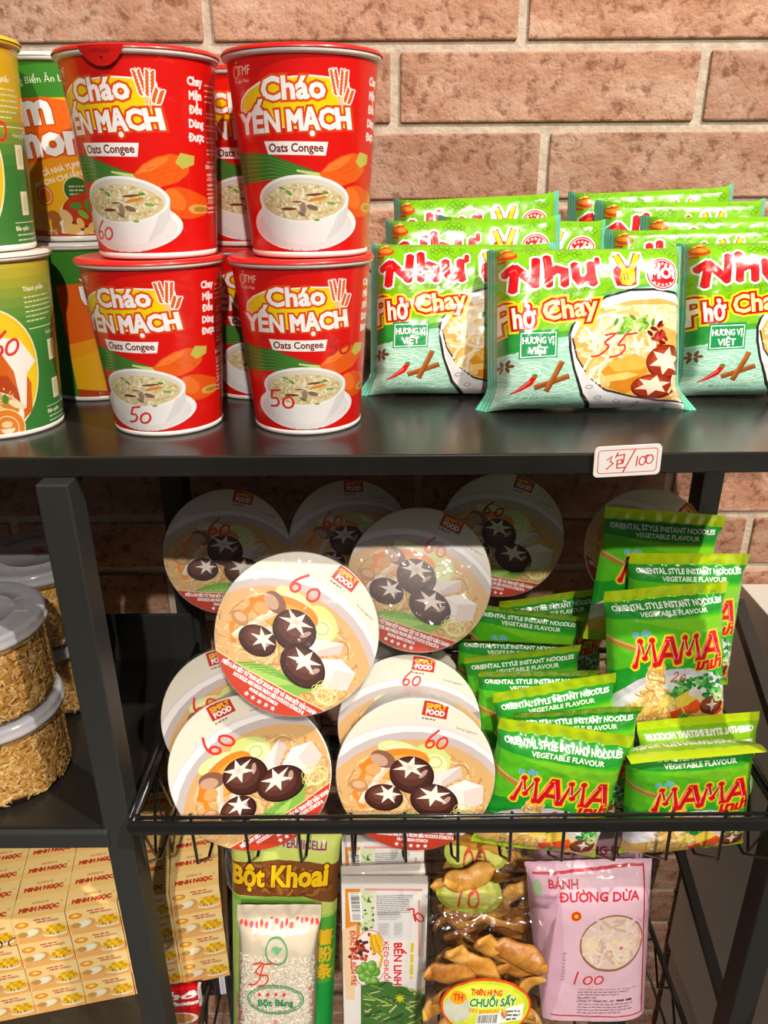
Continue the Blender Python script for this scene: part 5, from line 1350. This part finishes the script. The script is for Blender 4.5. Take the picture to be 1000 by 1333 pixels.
# ================================================================== LOWER BASKET AND ITS GOODS
LZ = -.800
lb = empty('wire_basket', (.05, .55, LZ)); tag(lb, 'lower black wire basket holding the bags, mostly out of the picture', 'basket')
LO = (.05, .55, LZ)
LX0, LX1, LF, LB = -.1835, .2905, .405, .665
wire('front_rail', [(LX0, LF, LZ + .040), (LX1, LF, LZ + .040)], .004, lb, orig=LO); wire('rear_rail', [(LX0, LB, LZ + .040), (LX1, LB, LZ + .040)], .003, lb, orig=LO)
for k in range(11):
    x = LX0 + .004 + (LX1 - LX0 - .008) * k / 10; wire('floor_wire', [(x, LF, LZ + .040), (x, LF + .002, LZ - .002), (x, LB, LZ - .002), (x, LB, LZ + .040)], .0014, lb, n=6, orig=LO)
for x in (LX0, LX1):
    wire('side_rail', [(x, LF, LZ + .040), (x, LB, LZ + .040)], .003, lb, orig=LO)
    for k in range(4):
        y0 = LF + .01 + k * .055; wire('side_zigzag', [(x, y0, LZ + .040), (x, y0 + .027, LZ), (x, y0 + .054, LZ + .040)], .0013, lb, n=6, orig=LO)

def sheet_pack(name, label, cat, W, H, T, art, back, top_px, y, seed, lean=8, yaw=0, spin=0, fin='film', n=(36, 44), group=None, wr=1.0, zbase=None, top=.9, **k):
    """printed pillow bag placed by its top centre as seen in the photo"""
    M = pose(lean, yaw, spin); tp = at(top_px[0], top_px[1], y=y); base = tp - M @ Vector((0, 0, H / 1000))
    if zbase is not None: base = base * 1.0; base.z = zbase
    zb = zbase if zbase is not None else LZ + .001; hh = (tp.z - zb) / M[2][2]; base = tp - M @ Vector((0, 0, hh)); kz = hh / (H / 1000)
    root = empty(name, base, M); tag(root, label, cat, group)
    kw = dict(top=top, wr=wr); kw.update(k)
    fr = pack_surf(W, H, T, 'tb', seed, n=n, **kw); bk_ = pack_surf(W, H, T, 'tb', seed, back=True, n=(18, 22), **kw)
    fr.P[..., 2] *= kz; bk_.P[..., 2] *= kz
    parts = [(art, fr)] + ([(back, bk_)] if back else [])
    art_mesh('wrapper', parts, fin, root)
    return root, fr, bk_, base
def skin(name, fr, m, parent, lift=.0004):
    P = fr.P + fr.N * lift; nu, nv = fr.nu, fr.nv; me = bpy.data.meshes.new(name)
    F = [((i) * (nv + 1) + j, (i + 1) * (nv + 1) + j, (i + 1) * (nv + 1) + j + 1, i * (nv + 1) + j + 1) for i in range(nu) for j in range(nv)]
    me.from_pydata(P.reshape(-1, 3).tolist(), [], F); me.materials.append(m); me.polygons.foreach_set('use_smooth', [True] * len(F)); me.update()
    o = bpy.data.objects.new(name, me); link(o, parent); return o
M_BAG = film_mat('clear_bag', gloss=.13, rough=.05, bump=1.0, scale=34)

# potato starch noodle packet (green and yellow)
KW, KH = 102, 205
def khoai_art():
    xf = quad_xf([(128, 20), (562, 10), (548, 690), (120, 760)], KW, 150); a = Art(lambda x, y: (xf(x, y)[0], xf(x, y)[1] + 55)); 
    a.convex([(0, -200), (800, -200), (800, 900), (0, 900)], '#c3cf6a'); a.convex([(0, -200), (800, -200), (800, 40), (0, 40)], '#b9c956')
    a.poly([(60, 200), (200, 170), (330, 145), (450, 140), (600, 150), (600, 300), (430, 270), (300, 290), (60, 330)], '#7a4a26')
    a.noodles(330, 215, 210, 62, 90, ['#8e5a2c', '#6a3c1e', '#a06a36'], 9, seed=3, length=60, curl=.3, test=lambda x, y: y > 160 and y < 275)
    a.poly([(60, 335), (300, 292), (420, 272), (480, 280), (450, 335), (300, 345), (60, 372)], '#7ab84a'); a.poly([(60, 345), (600, 330), (600, 900), (60, 900)], '#9cc964'); a.poly([(470, 345), (600, 340), (600, 900), (470, 900)], '#57a83e'); a.poly([(440, 620), (600, 600), (600, 900), (440, 900)], '#1fa043')
    a.text('VIETNAMESE VERMICELLI', 142, 106, 36, '#8a2a7a', fit=372, bold=1.2, rot=-1); a.text('Bột Khoai', 128, 272, 108, '#f2c61c', fit=400, bold=4.2, outline=[('#6a3410', 5)], rot=-8, shear=.22)
    for i, y in enumerate((420, 490, 560)): a.text('薯粉条'[i], 512, y + 28, 66, '#f5c426', align='c', bold=2.4)
    return a
sheet_pack('starch_noodle_packet', 'green packet with big yellow lettering on a brown wave, behind the pearl bag', 'packet', KW, KH, .022, khoai_art(), plain('#8fb84a', KW, KH), (372, 1066), .520, 61, lean=6, yaw=-2, spin=3, zbase=LZ + .001)

# tapioca pearl bag
PW, PH = 74, 215
def bang_print():
    xf = quad_xf([(140, 345), (468, 345), (450, 900), (85, 900)], PW, 140); a = Art(lambda x, y: (xf(x, y)[0], xf(x, y)[1] + 75)); R = random.Random(5)
    for k in range(16): a.ell(152 + 20 * k, 402 + R.uniform(-10, 8), 7, 7, '#e23a44', n=10); 
    for k in range(20): a.ell(118 - 1.2 * k + R.uniform(-5, 5), 700 + 22 * k, 7, 8, '#e8508a', n=10)
    for k in range(14): a.ell(430 + R.uniform(-8, 8), 640 + 40 * k, 5, 7, '#e0506a', n=10)
    a.ring(292, 478, 44, 44, 5, '#3f9a62', n=30); 
    for k in range(5): a.ell(284 + 5 * k, 470 + 7 * (k % 2), 12, 6, '#6ab07a', rot=40 * k, n=10)
    scribble(a, '35', 165, 618, 100, hexc='#e2321f', slant=.25, gap=.34, w=5.5)
    a.ring(280, 680, 120, 66, 5, '#3f9a62', n=48); a.ring(280, 680, 110, 57, 3, '#3f9a62', n=48); a.text('Bột Báng', 278, 708, 40, '#2f8a58', align='c', fit=160, bold=1.6)
    for k, c in enumerate('CKTC'): a.ell(210 + 36 * k, 656, 7, 8, '#d83a5a', n=10)
    a.text('THÀNH PHẦN: TINH BỘT', 150, 850, 17, '#3f9a62', fit=180, bold=.6); a.text('KHỐI LƯỢNG TỊNH: 400G', 150, 880, 17, '#3f9a62', fit=170, bold=.6)
    a.ell(275, 792, 9, 11, '#d98a8a')
    return a
pearl_base = plain('#d6cbb6', PW, PH)
pr, pfr, pbk, pbase = sheet_pack('pearl_bag', 'clear bag of white tapioca pearls with green oval and red 35', 'bag', PW, PH, .030, pearl_base, plain('#d6cbb6', PW, PH), (364, 1178), .486, 71, lean=8, yaw=3, spin=4, zbase=LZ + .001, top=.86)
def pearls():
    R = random.Random(9); tmpl = bmesh.new(); bmesh.ops.create_icosphere(tmpl, subdivisions=1, radius=1); tv = [v.co.copy() for v in tmpl.verts]; tf = [[v.index for v in f.verts] for f in tmpl.faces]; tmpl.free()
    VV, FF, MI = [], [], []
    for k in range(5200):
        u, v = R.uniform(.04, .96), R.uniform(.02, .80); i, j = u * pfr.nu, v * pfr.nv; P = pfr.P[int(i)][int(j)] * 1.0
        a, b = i - int(i), j - int(j); P = P + (pfr.P[min(int(i) + 1, pfr.nu)][int(j)] - P) * a + (pfr.P[int(i)][min(int(j) + 1, pfr.nv)] - P) * b
        r = R.uniform(.0007, .0011); o = len(VV); P = Vector(P) + Vector(pfr.N[int(i)][int(j)]) * R.uniform(-.0002, .0006); m = R.randrange(3)
        VV.extend(tuple(P + q * r) for q in tv); FF.extend([[o + x for x in f] for f in tf]); MI.extend([m] * len(tf))
    me = bpy.data.meshes.new('tapioca_pearls'); me.from_pydata(VV, [], FF)
    for n, c in (('pearl_white', '#f4efe4'), ('pearl_cream', '#e6dcc8'), ('pearl_grey', '#d9d2c4')): me.materials.append(solid(n, c, .4))
    me.polygons.foreach_set('material_index', MI); me.polygons.foreach_set('use_smooth', [True] * len(FF)); me.update()
    o = bpy.data.objects.new('tapioca_pearls', me); COL.objects.link(o); o.location = pr.location; o.rotation_euler = pr.matrix_world.to_euler()
    tag(o, 'small white tapioca pearls filling the clear bag with the green oval', 'pearls', kind='stuff')
pearls()
class Lift:
    pass
def lifted(fr, d):
    s = object.__new__(Surf); s.__dict__.update(fr.__dict__); s.P = fr.P + fr.N * d; return s
art_mesh('printed_marks', [(bang_print(), lifted(pfr, .0022))], 'ink', pr)
skin('clear_film', pfr, M_BAG, pr, .0019)

# banana candy cartons, three deep
LW, LH = 74, 236
def carton_art():
    xf = quad_xf([(585, 240), (965, 255), (985, 920), (535, 920)], LW, 132); a = Art(lambda x, y: (xf(x, y)[0], xf(x, y)[1] + LH - 132)); R = random.Random(6)
    a.convex([(300, -50), (1200, -50), (1200, 3000), (300, 3000)], '#f3efec')
    a.poly([(600, 262), (668, 264), (655, 470), (640, 560), (580, 640), (572, 620)], '#e8952a'); a.poly([(560, 470), (640, 440), (600, 900), (552, 900)], '#f5d9b0')
    a.poly([(668, 264), (740, 270), (735, 500), (660, 470)], '#dfe8c8')
    for k in range(40): a.ell(R.uniform(650, 740), R.uniform(300, 475), R.uniform(6, 14), 5, ['#4f8a3a', '#2e5a2a', '#8ab85a', '#c8d890'][k % 4], rot=R.uniform(0, 180), n=8)
    a.rect(612, 280, 670, 424, '#ffffff')
    for k in range(17): a.rect(622 , 284 + k * 8, 662, 284 + k * 8 + R.choice((2, 3.4, 5)), '#1c1c1c')
    a.convex([(728, 285), (905, 300), (900, 530), (722, 520)], '#e9e6e6'); a.lines(738, 300, 160, 11, 9, 3.4, '#6a6a6e', seed=2)
    a.rect(740, 430, 800, 512, '#dcdcdf'); a.rect(815, 430, 860, 512, '#dcdcdf'); a.lines(744, 378, 110, 5, 9, 3.4, '#8a8a8e', seed=3); a.lines(744, 440, 50, 7, 9, 3, '#8a8a8e', seed=5); a.lines(820, 440, 36, 7, 9, 3, '#8a8a8e', seed=7)
    a.stroke([(690, 268), (940, 280)], 10, '#e8a4a0'); a.stroke([(930, 330), (942, 620)], 10, '#e8a4a0')
    scribble(a, '70', 905, 430, 64, hexc='#d8322a', slant=-.5, gap=.3)
    a.ell(690, 640, 92, 172, '#d8322a', rot=6); a.ell(690, 640, 88, 168, '#fbf3ee', rot=6)
    for k in range(46): a.ell(655 + R.gauss(0, 26), 585 + R.gauss(0, 34), 11, 9, ['#8a2418', '#b8402a', '#5a1a12', '#d8644a'][k % 4], n=10, rot=R.uniform(0, 180))
    for k in range(7): a.stroke([(708 + k * 6, 498), (705 + k * 9, 545), (720 + k * 9, 592)], 15, ['#f0c01c', '#e0a414', '#f6d648'][k % 3])
    a.stroke([(735, 590), (760, 620), (742, 690)], 14, '#e9b81c')
    for k, (x, y) in enumerate(((668, 680), (705, 672), (640, 700), (690, 720), (722, 712), (655, 745), (684, 768), (716, 775), (705, 690))): a.ell(x, y, 25, 31, '#5f9e3a'); a.ell(x - 5, y - 6, 17, 21, '#86bf4e'); a.ell(x - 8, y - 10, 7, 9, '#b6dc84')
    a.poly([(640, 800), (780, 770), (985, 860), (990, 1500), (600, 1500)], '#4a7a34')
    for k in range(60):
        x, y = R.uniform(640, 960), R.uniform(800, 1100); a.stroke([(x, y), (x + R.uniform(20, 70), y + R.uniform(-50, 40))], R.uniform(4, 12), ['#2f5a26', '#7ab04a', '#b8cf6a', '#1f4620', '#d9cf9a'][k % 5], same=False)
    a.text('BẾN LINH', 818, 540, 56, '#d8222a', fit=262, bold=2.4, outline=[('#ffffff', 4)], rot=90); a.text('KẸO CHUỐI', 766, 532, 36, '#d8322a', fit=242, bold=1.2, outline=[('#ffffff', 3)], rot=90)
    a.text('ĐẶC SẢN BẾN TRE', 606, 470, 38, '#d8442a', fit=330, bold=1.2, rot=93); a.lines(914, 545, 370, 1, 20, 15, '#e8d21c', seed=14, rot=90)
    a.star(850, 890, 34, '#f3e01c', n=8)
    return a
CARTON = carton_art()
def carton(label, top_px, y, lean, yaw, spin=0):
    M = pose(lean, yaw, spin); tp = at(*top_px, y=y); base = Vector((tp.x, tp.y, LZ + .001)); T = .009; h = (tp.z - base.z) / math.cos(math.radians(lean))
    base.y = tp.y - math.sin(math.radians(lean)) * h
    root = empty('candy_carton', base, M); tag(root, label, 'carton', 'banana candy cartons')
    W, H = LW / 1000, h; zo = h - LH / 1000
    fl = lambda fn, w, hh, flip=False: Surf(1, 1, 0, w, 0, hh, fn, flip=flip, diag=False)
    art_mesh('carton', [(CARTON, Surf(1, 1, 0, LW, 0, LH, lambda U, V: (-W / 2 + U / 1000, U * 0, V / LH * h), diag=False)), (plain('#efe9e2', 10, 10), fl(lambda U, V: (-W / 2 + U / 10 * W, V / 10 * T, U * 0 + h), 10, 10)),
        (plain('#e3dcd4', 10, 10), fl(lambda U, V: (U * 0 + W / 2, U / 10 * T, V / 10 * h), 10, 10)), (plain('#e3dcd4', 10, 10), fl(lambda U, V: (U * 0 - W / 2, U / 10 * T, V / 10 * h), 10, 10, True)), (plain('#e3dcd4', 10, 10), fl(lambda U, V: (-W / 2 + U / 10 * W, U * 0 + T, V / 10 * h), 10, 10, True))], 'box', root)
    bm = bmesh.new(); add_box(bm, -W / 2 - .0012, W / 2 + .0012, -.0012, T + .0012, .0002, h + .0014, bevel=.001); bm_obj('clear_film', bm, M_BAG, root)
    return root
carton('banana candy carton in front, its whole label with the round fruit picture showing', (497, 1151), .474, 4, 0, .6)
carton('banana candy carton in the middle, only its top border strip showing', (500, 1136), .490, 4, 2, 0)
carton('banana candy carton at the back with a red 70 showing under the basket', (496, 1096), .512, 4, 1, .5)

# dried banana bags
BW_, BH_ = 118, 235
M_BAN = [solid('banana_slice_%s' % n, a_, .42, spec=.5, coat=.25, hex2=b_, noise_scale=90, bump=.4, bump_scale=140) for n, a_, b_ in (('golden', '#c88a30', '#e4ad52'), ('brown', '#a96a22', '#d09240'), ('amber', '#d99c40', '#efc06a'))]
def banana_slice(seed):
    R = random.Random(seed); bm = bmesh.new(); L, Wd, t = R.uniform(.040, .054), R.uniform(.017, .023), R.uniform(.0024, .0034); bend = R.uniform(-.35, .55); curl = R.uniform(.002, .006)
    N, K = 14, 10; rings = []
    for i in range(N + 1):
        s = i / N * 2 - 1; w = Wd / 2 * max(0, (1 - abs(s) ** 2.6)) ** .5 * (1 + .12 * math.sin(s * 5 + seed)) + .0003; cx = s * L / 2; cz = bend * .012 * (s * s) ; cy = -curl * (s * s) + .0012 * math.sin(s * 7 + seed)
        ring = []
        for k in range(K):
            a = 2 * PI * k / K; ring.append(bm.verts.new((cx, cy + t * (1 - .3 * abs(s)) * math.sin(a) * (1 - .35 * math.cos(a) ** 2) + .0012 * math.cos(a * 2), cz + w * math.cos(a))))
        rings.append(ring)
    for i in range(N):
        for k in range(K): bm.faces.new((rings[i][k], rings[i][(k + 1) % K], rings[i + 1][(k + 1) % K], rings[i + 1][k])).smooth = True
    bm.faces.new(list(reversed(rings[0]))); bm.faces.new(rings[-1])
    for v in bm.verts: v.co.y += .0012 * noise.noise(v.co * 130 + Vector((seed, 0, 0)))
    return bm
SL = []
for k in range(5):
    bm = banana_slice(k + 2); bmesh.ops.recalc_face_normals(bm, faces=bm.faces); me = bpy.data.meshes.new('dried_banana_slice'); bm.to_mesh(me); bm.free(); me.materials.append(M_BAN[k % 3])
    for p in me.polygons: p.use_smooth = True
    SL.append(me)
def banana_label():
    xf = quad_xf([(150, 560), (505, 560), (505, 745), (150, 745)], 82, 60); a = Art(lambda x, y: (xf(x, y)[0] + 18, xf(x, y)[1] + 108))
    a.ell(328, 648, 178, 96, '#e8501c', rot=4, n=60); a.ell(328, 648, 170, 88, '#c9dc2a', rot=4, n=60); a.ell(328, 640, 150, 70, '#dde84a', rot=4, n=50); a.ell(215, 650, 54, 44, '#c8cdb8', rot=4); a.ell(214, 614, 32, 22, '#f0a01c'); a.text('TH', 214, 624, 30, '#d8321c', align='c', bold=1)
    a.text('THIÊN HƯNG', 322, 606, 26, '#d8321c', align='c', fit=124, bold=1, rot=3); a.text('CHUỐI SẤY', 350, 641, 34, '#1f8a4a', align='c', fit=182, bold=1.6, rot=1, outline=[('#f6f6c8', 2)]); a.text('DRY BANANAS', 318, 661, 18, '#e8781c', align='c', fit=118, bold=.5, rot=2)
    a.rect(292, 664, 382, 704, '#f4f4f0'); R = random.Random(3)
    for k in range(22): a.rect(296 + k * 3.6, 668, 296 + k * 3.6 + R.choice((1, 1.6, 2.4)), 698, '#222222')
    a.convex([(380, 656), (474, 640), (474, 694), (380, 700)], '#f6f6f6'); a.text('NSX', 386, 676, 12, '#333333'); a.lines(410, 660, 56, 3, 13, 6, '#555555', seed=2); a.lines(240, 712, 170, 2, 9, 4, '#6a7a1c', seed=4)
    return a
def banana_bag(label, top_px, y, seed, n_slices, glabel, lean, yaw, spin, label_on=True, scr=None, rows=None):
    M = pose(lean, yaw, spin); tp = at(*top_px, y=y); H = (tp.z - LZ - .001) / M[2][2]; base = tp - M @ Vector((0, 0, H)); kz = H / (BH_ / 1000)
    root = empty('banana_bag', base, M); tag(root, label, 'bag', 'clear bags of dried banana')
    fr = pack_surf(BW_, BH_, .040, 'tb', seed, n=(40, 60), wr=1.7, top=.86); bk_ = pack_surf(BW_, BH_, .040, 'tb', seed, back=True, n=(20, 30), wr=1.2, top=.86); fr.P[..., 2] *= kz; bk_.P[..., 2] *= kz
    skin('clear_film', fr, M_BAG, root, .001); skin('back_film', bk_, M_BAG, root, .001)
    bm = bmesh.new(); add_tube(bm, [(-BW_ / 2100, -.0008, H - .001), (-.02, -.0022, H - .0015), (.02, 0, H - .001), (BW_ / 2100, -.001, H - .001)], .0008, n=6); bm_obj('bag_seam', bm, M_BAG, root)
    if label_on:
        art_mesh('oval_label', [(banana_label(), lifted(fr, .0013))], 'paper', root)
    if scr:
        a = Art(None); a.ell(38, 214, 30, 13, '#a8b43a'); a.ell(38, 214, 25, 10, '#c9cc5a'); a2 = Art(lambda x, y: (x, -y)); scribble(a2, scr, 24, -206, 17, hexc='#d8321c', gap=.7); a.items += a2.items; a.xf = None
        art_mesh('oval_label', [(a, lifted(fr, .0014))], 'paper', root)
    R = random.Random(seed * 5)
    for k in range(n_slices):
        o = bpy.data.objects.new('dried_banana_slice', SL[k % 5]); COL.objects.link(o)
        cols = 3; r, c = divmod(k, cols); fy = 0 if k % 2 == 0 else 1
        lx = (c - 1) * .0310 + R.uniform(-.004, .004) + (.008 if r % 2 else -.008) * .6; lz = .016 + r * .0185 + R.uniform(-.004, .004); ly = R.choice((-.0115, -.0095, -.004)) + R.uniform(-.001, .001)
        fz = lz / H; ly *= max(.25, min(1, (1.0 - fz) / .34)); lx *= .88
        Q = Matrix.Translation((lx, ly, lz)) @ Matrix.Rotation(R.uniform(-.9, .9), 4, 'Y') @ Matrix.Rotation(R.uniform(-.5, .5), 4, 'X') @ Matrix.Rotation(R.uniform(-.3, .3), 4, 'Z')
        o.matrix_world = Matrix.Translation(base + Vector((0, 0, HC))) @ M.to_4x4() @ Q
        tag(o, glabel, 'banana slice', 'dried banana slices in the ' + label.split(' bag')[0].split('clear ')[-1] + ' bag')
    return root
banana_bag('front clear bag of dried banana with an oval yellow and green label', (640, 1166), .468, 81, 30, 'dried banana slice inside the clear bag with the oval yellow label', 6, 2, 3)
banana_bag('second clear bag of dried banana with a red 70, behind the front one', (640, 1133), .508, 82, 34, 'dried banana slice inside the middle clear banana bag', 4, -2, -1, label_on=False, scr='70')
banana_bag('rear clear bag of dried banana right under the basket wires', (648, 1082), .546, 83, 36, 'dried banana slice inside the rear clear banana bag', 3, 1, 1, label_on=False, scr='00')

# coconut cake bags with pink label sheets
DW, DH = 112, 232
def dua_art():
    xf = quad_xf([(520, 130), (880, 135), (925, 735), (545, 725)], 92, 135); a = Art(lambda x, y: (xf(x, y)[0] + 16, xf(x, y)[1] + 91)); R = random.Random(7)
    a.convex([(440, 128), (884, 128), (930, 742), (530, 738)], '#e9c6d6'); a.poly([(440, 128), (560, 128), (600, 500), (560, 735), (530, 738)], '#dfb4c9'); 
    a.stroke([(480, 158), (856, 146)], 6, '#c8243c'); a.stroke([(856, 146), (912, 722)], 6, '#c8243c'); a.stroke([(912, 722), (560, 712)], 6, '#c8243c')
    a.text('BÁNH', 528, 194, 34, '#c8243c', fit=106, bold=1.2); a.text('ĐƯỜNG DỪA', 566, 232, 40, '#c8243c', fit=276, bold=1.4)
    a.ell(625, 282, 19, 19, '#f0a02a'); a.ell(625, 282, 16, 16, '#d8321c'); a.ell(625, 282, 8, 8, '#f3c42a'); a.ell(492, 200, 16, 26, '#a8c49a')
    a.ell(760, 395, 116, 116, '#9a6a3a'); a.ell(760, 393, 110, 108, '#e6d0c4')
    for k in range(110):
        q = math.sqrt(R.random()) * 92; t = R.uniform(0, 6.283); x, y = 760 + q * math.cos(t), 393 + q * math.sin(t); g = R.uniform(0, 3.14)
        a.stroke([(x - 20 * math.cos(g), y - 20 * math.sin(g)), (x + 20 * math.cos(g), y + 20 * math.sin(g))], 11, ['#f1e3d6', '#e9d2c6', '#e05a9a' if k % 9 == 0 else '#efd9cc', '#f3e0b4', '#d8b8ac'][k % 5])
    for k in range(6): a.stroke([(845 + 5 * k, 300 + 20 * k), (862 - 3 * k, 318 + 20 * k)], 3, '#d87a8a')
    scribble(a, '100', 626, 566, 56, hexc='#d8323c', slant=.1, gap=.72)
    for i in range(9): a.lines(586, 430 + i * 14, 18, 1, 4, 8, '#b89aac', seed=i)
    a.text('CÁCH BẢO QUẢN: Nơi khô ráo, thoáng mát', 650, 596, 13, '#5a3a4a', fit=220); a.lines(652, 602, 210, 2, 12, 5, '#8a6a7a', seed=1); a.text('Sản phẩm của:', 652, 634, 13, '#5a3a4a', fit=74, bold=.4); a.text('CÔNG TY TNHH TM - DV', 652, 650, 14, '#4a2a3a', fit=140, bold=.5); a.lines(800, 640, 90, 1, 12, 9, '#5a3a4a', seed=12); a.lines(656, 658, 215, 4, 13, 5, '#8a6a7a', seed=6)
    return a
DUA = dua_art()
def dua_bag(label, top_px, y, seed, lean, yaw, spin, candies):
    M = pose(lean, yaw, spin); tp = at(*top_px, y=y); H = (tp.z - LZ - .001) / M[2][2]; base = tp - M @ Vector((0, 0, H)); kz = H / (DH / 1000)
    root = empty('coconut_candy_bag', base, M); tag(root, label, 'bag', 'bags of coconut cakes with pink labels')
    fr = pack_surf(DW, DH, .040, 'tb', seed, n=(36, 54), wr=.9, top=.92); bk_ = pack_surf(DW, DH, .040, 'tb', seed, back=True, n=(20, 30), wr=1, top=.92); fr.P[..., 2] *= kz; bk_.P[..., 2] *= kz
    art_mesh('pink_label_sheet', [(DUA, lifted(fr, -.0006))], 'paper', root)
    skin('clear_film', fr, M_BAG, root, .0012); skin('back_film', bk_, M_BAG, root, .001)
    R = random.Random(seed)
    for k in range(candies):
        bm = bmesh.new(); L = .030; r = .0052; N = 16; prof = [(.0008, -L / 2), (r * .8, -L / 2 + .001)] + [(r * (1 + .06 * math.sin(q * 2.1)), -L / 2 + .002 + q * (L - .004) / N) for q in range(N + 1)] + [(r * .8, L / 2 - .001), (.0008, L / 2)]
        add_lathe(bm, prof, n=16); bmesh.ops.recalc_face_normals(bm, faces=bm.faces)
        if k == 0:
            me = bpy.data.meshes.new('coconut_cake'); bm.to_mesh(me); me.materials.append(solid('cream_cake', '#ecd9b0', .6))
            for p in me.polygons: p.use_smooth = True
            dua_bag.me = me
        bm.free()
        o = bpy.data.objects.new('coconut_cake', dua_bag.me); COL.objects.link(o)
        r_, c_ = divmod(k, 7); Q = Matrix.Translation(((c_ - 3) * .0128 + R.uniform(-.001, .001), -.0075 + R.uniform(-.001, .001), .018 + r_ * .030)) @ Matrix.Rotation(R.uniform(-.12, .12), 4, 'Y')
        o.matrix_world = Matrix.Translation(base + Vector((0, 0, HC))) @ M.to_4x4() @ Q
        tag(o, 'cream ribbed coconut cake at the foot of the front pink labelled bag', 'cake', 'coconut cakes in the front bag')
dua_bag('front clear bag of coconut cakes with a pink label sheet and red 100', (768, 1112), .490, 91, 7, -3, -3, 14)
dua_bag('rear clear bag of coconut cakes with pink label, just under the basket rail', (770, 1058), .545, 92, 4, 0, 0, 0)

# red packet low at the left and the dark bag beside it
CW2, CH2 = 52, 150
def pho_art():
    a = Art(lambda x, y: (x, CH2 - y)); a.rect(-2, -2, CW2 + 2, CH2 + 2, '#d8161c'); a.rect(-2, -2, CW2 + 2, 6, '#b01218'); a.rect(CW2 - 3, -2, CW2 + 2, CH2 + 2, '#f2e6e2')
    a.text('Phô', 47, 36, 32, '#ffffff', align='r', bold=1.3, shear=.25, fit=50); a.text('Thơm', 48, 60, 20, '#ffffff', align='r', bold=1.1, shear=.3, fit=38, outline=[('#7a0c10', .8)]); a.rect(-2, 76, CW2 + 2, CH2 + 2, '#b8141a'); a.ell(26, 110, 20, 24, '#f3e3d0'); a.ell(26, 108, 16, 18, '#c98a4a')
    return a
rp = at(258, 1283, y=.535)
sheet_pack('red_packet', 'red packet with white letters low down behind the rack post', 'packet', CW2, CH2, .012, pho_art(), plain('#b01218', CW2, CH2), (228, 1281), .520, 95, lean=3, yaw=4, spin=-1, top=.95, wr=.3)
def side_art():
    a = Art(None); a.rect(-2, -2, 42, 180, '#2b2326')
    a.rect(27, -2, 33, 180, '#e9e9f0')
    for k in range(60): a.rect(28, k * 3, 32, k * 3 + 1.2, '#5a78b8')
    a.rect(4, 40, 22, 120, '#4a2c33'); return a
sheet_pack('dark_packet', 'dark packet with a blue and white dotted edge beside the red packet', 'packet', 40, 160, .014, side_art(), plain('#2b2326', 40, 160), (277, 1262), .552, 97, lean=3, yaw=6, top=.95, wr=.3, n=(16, 40))
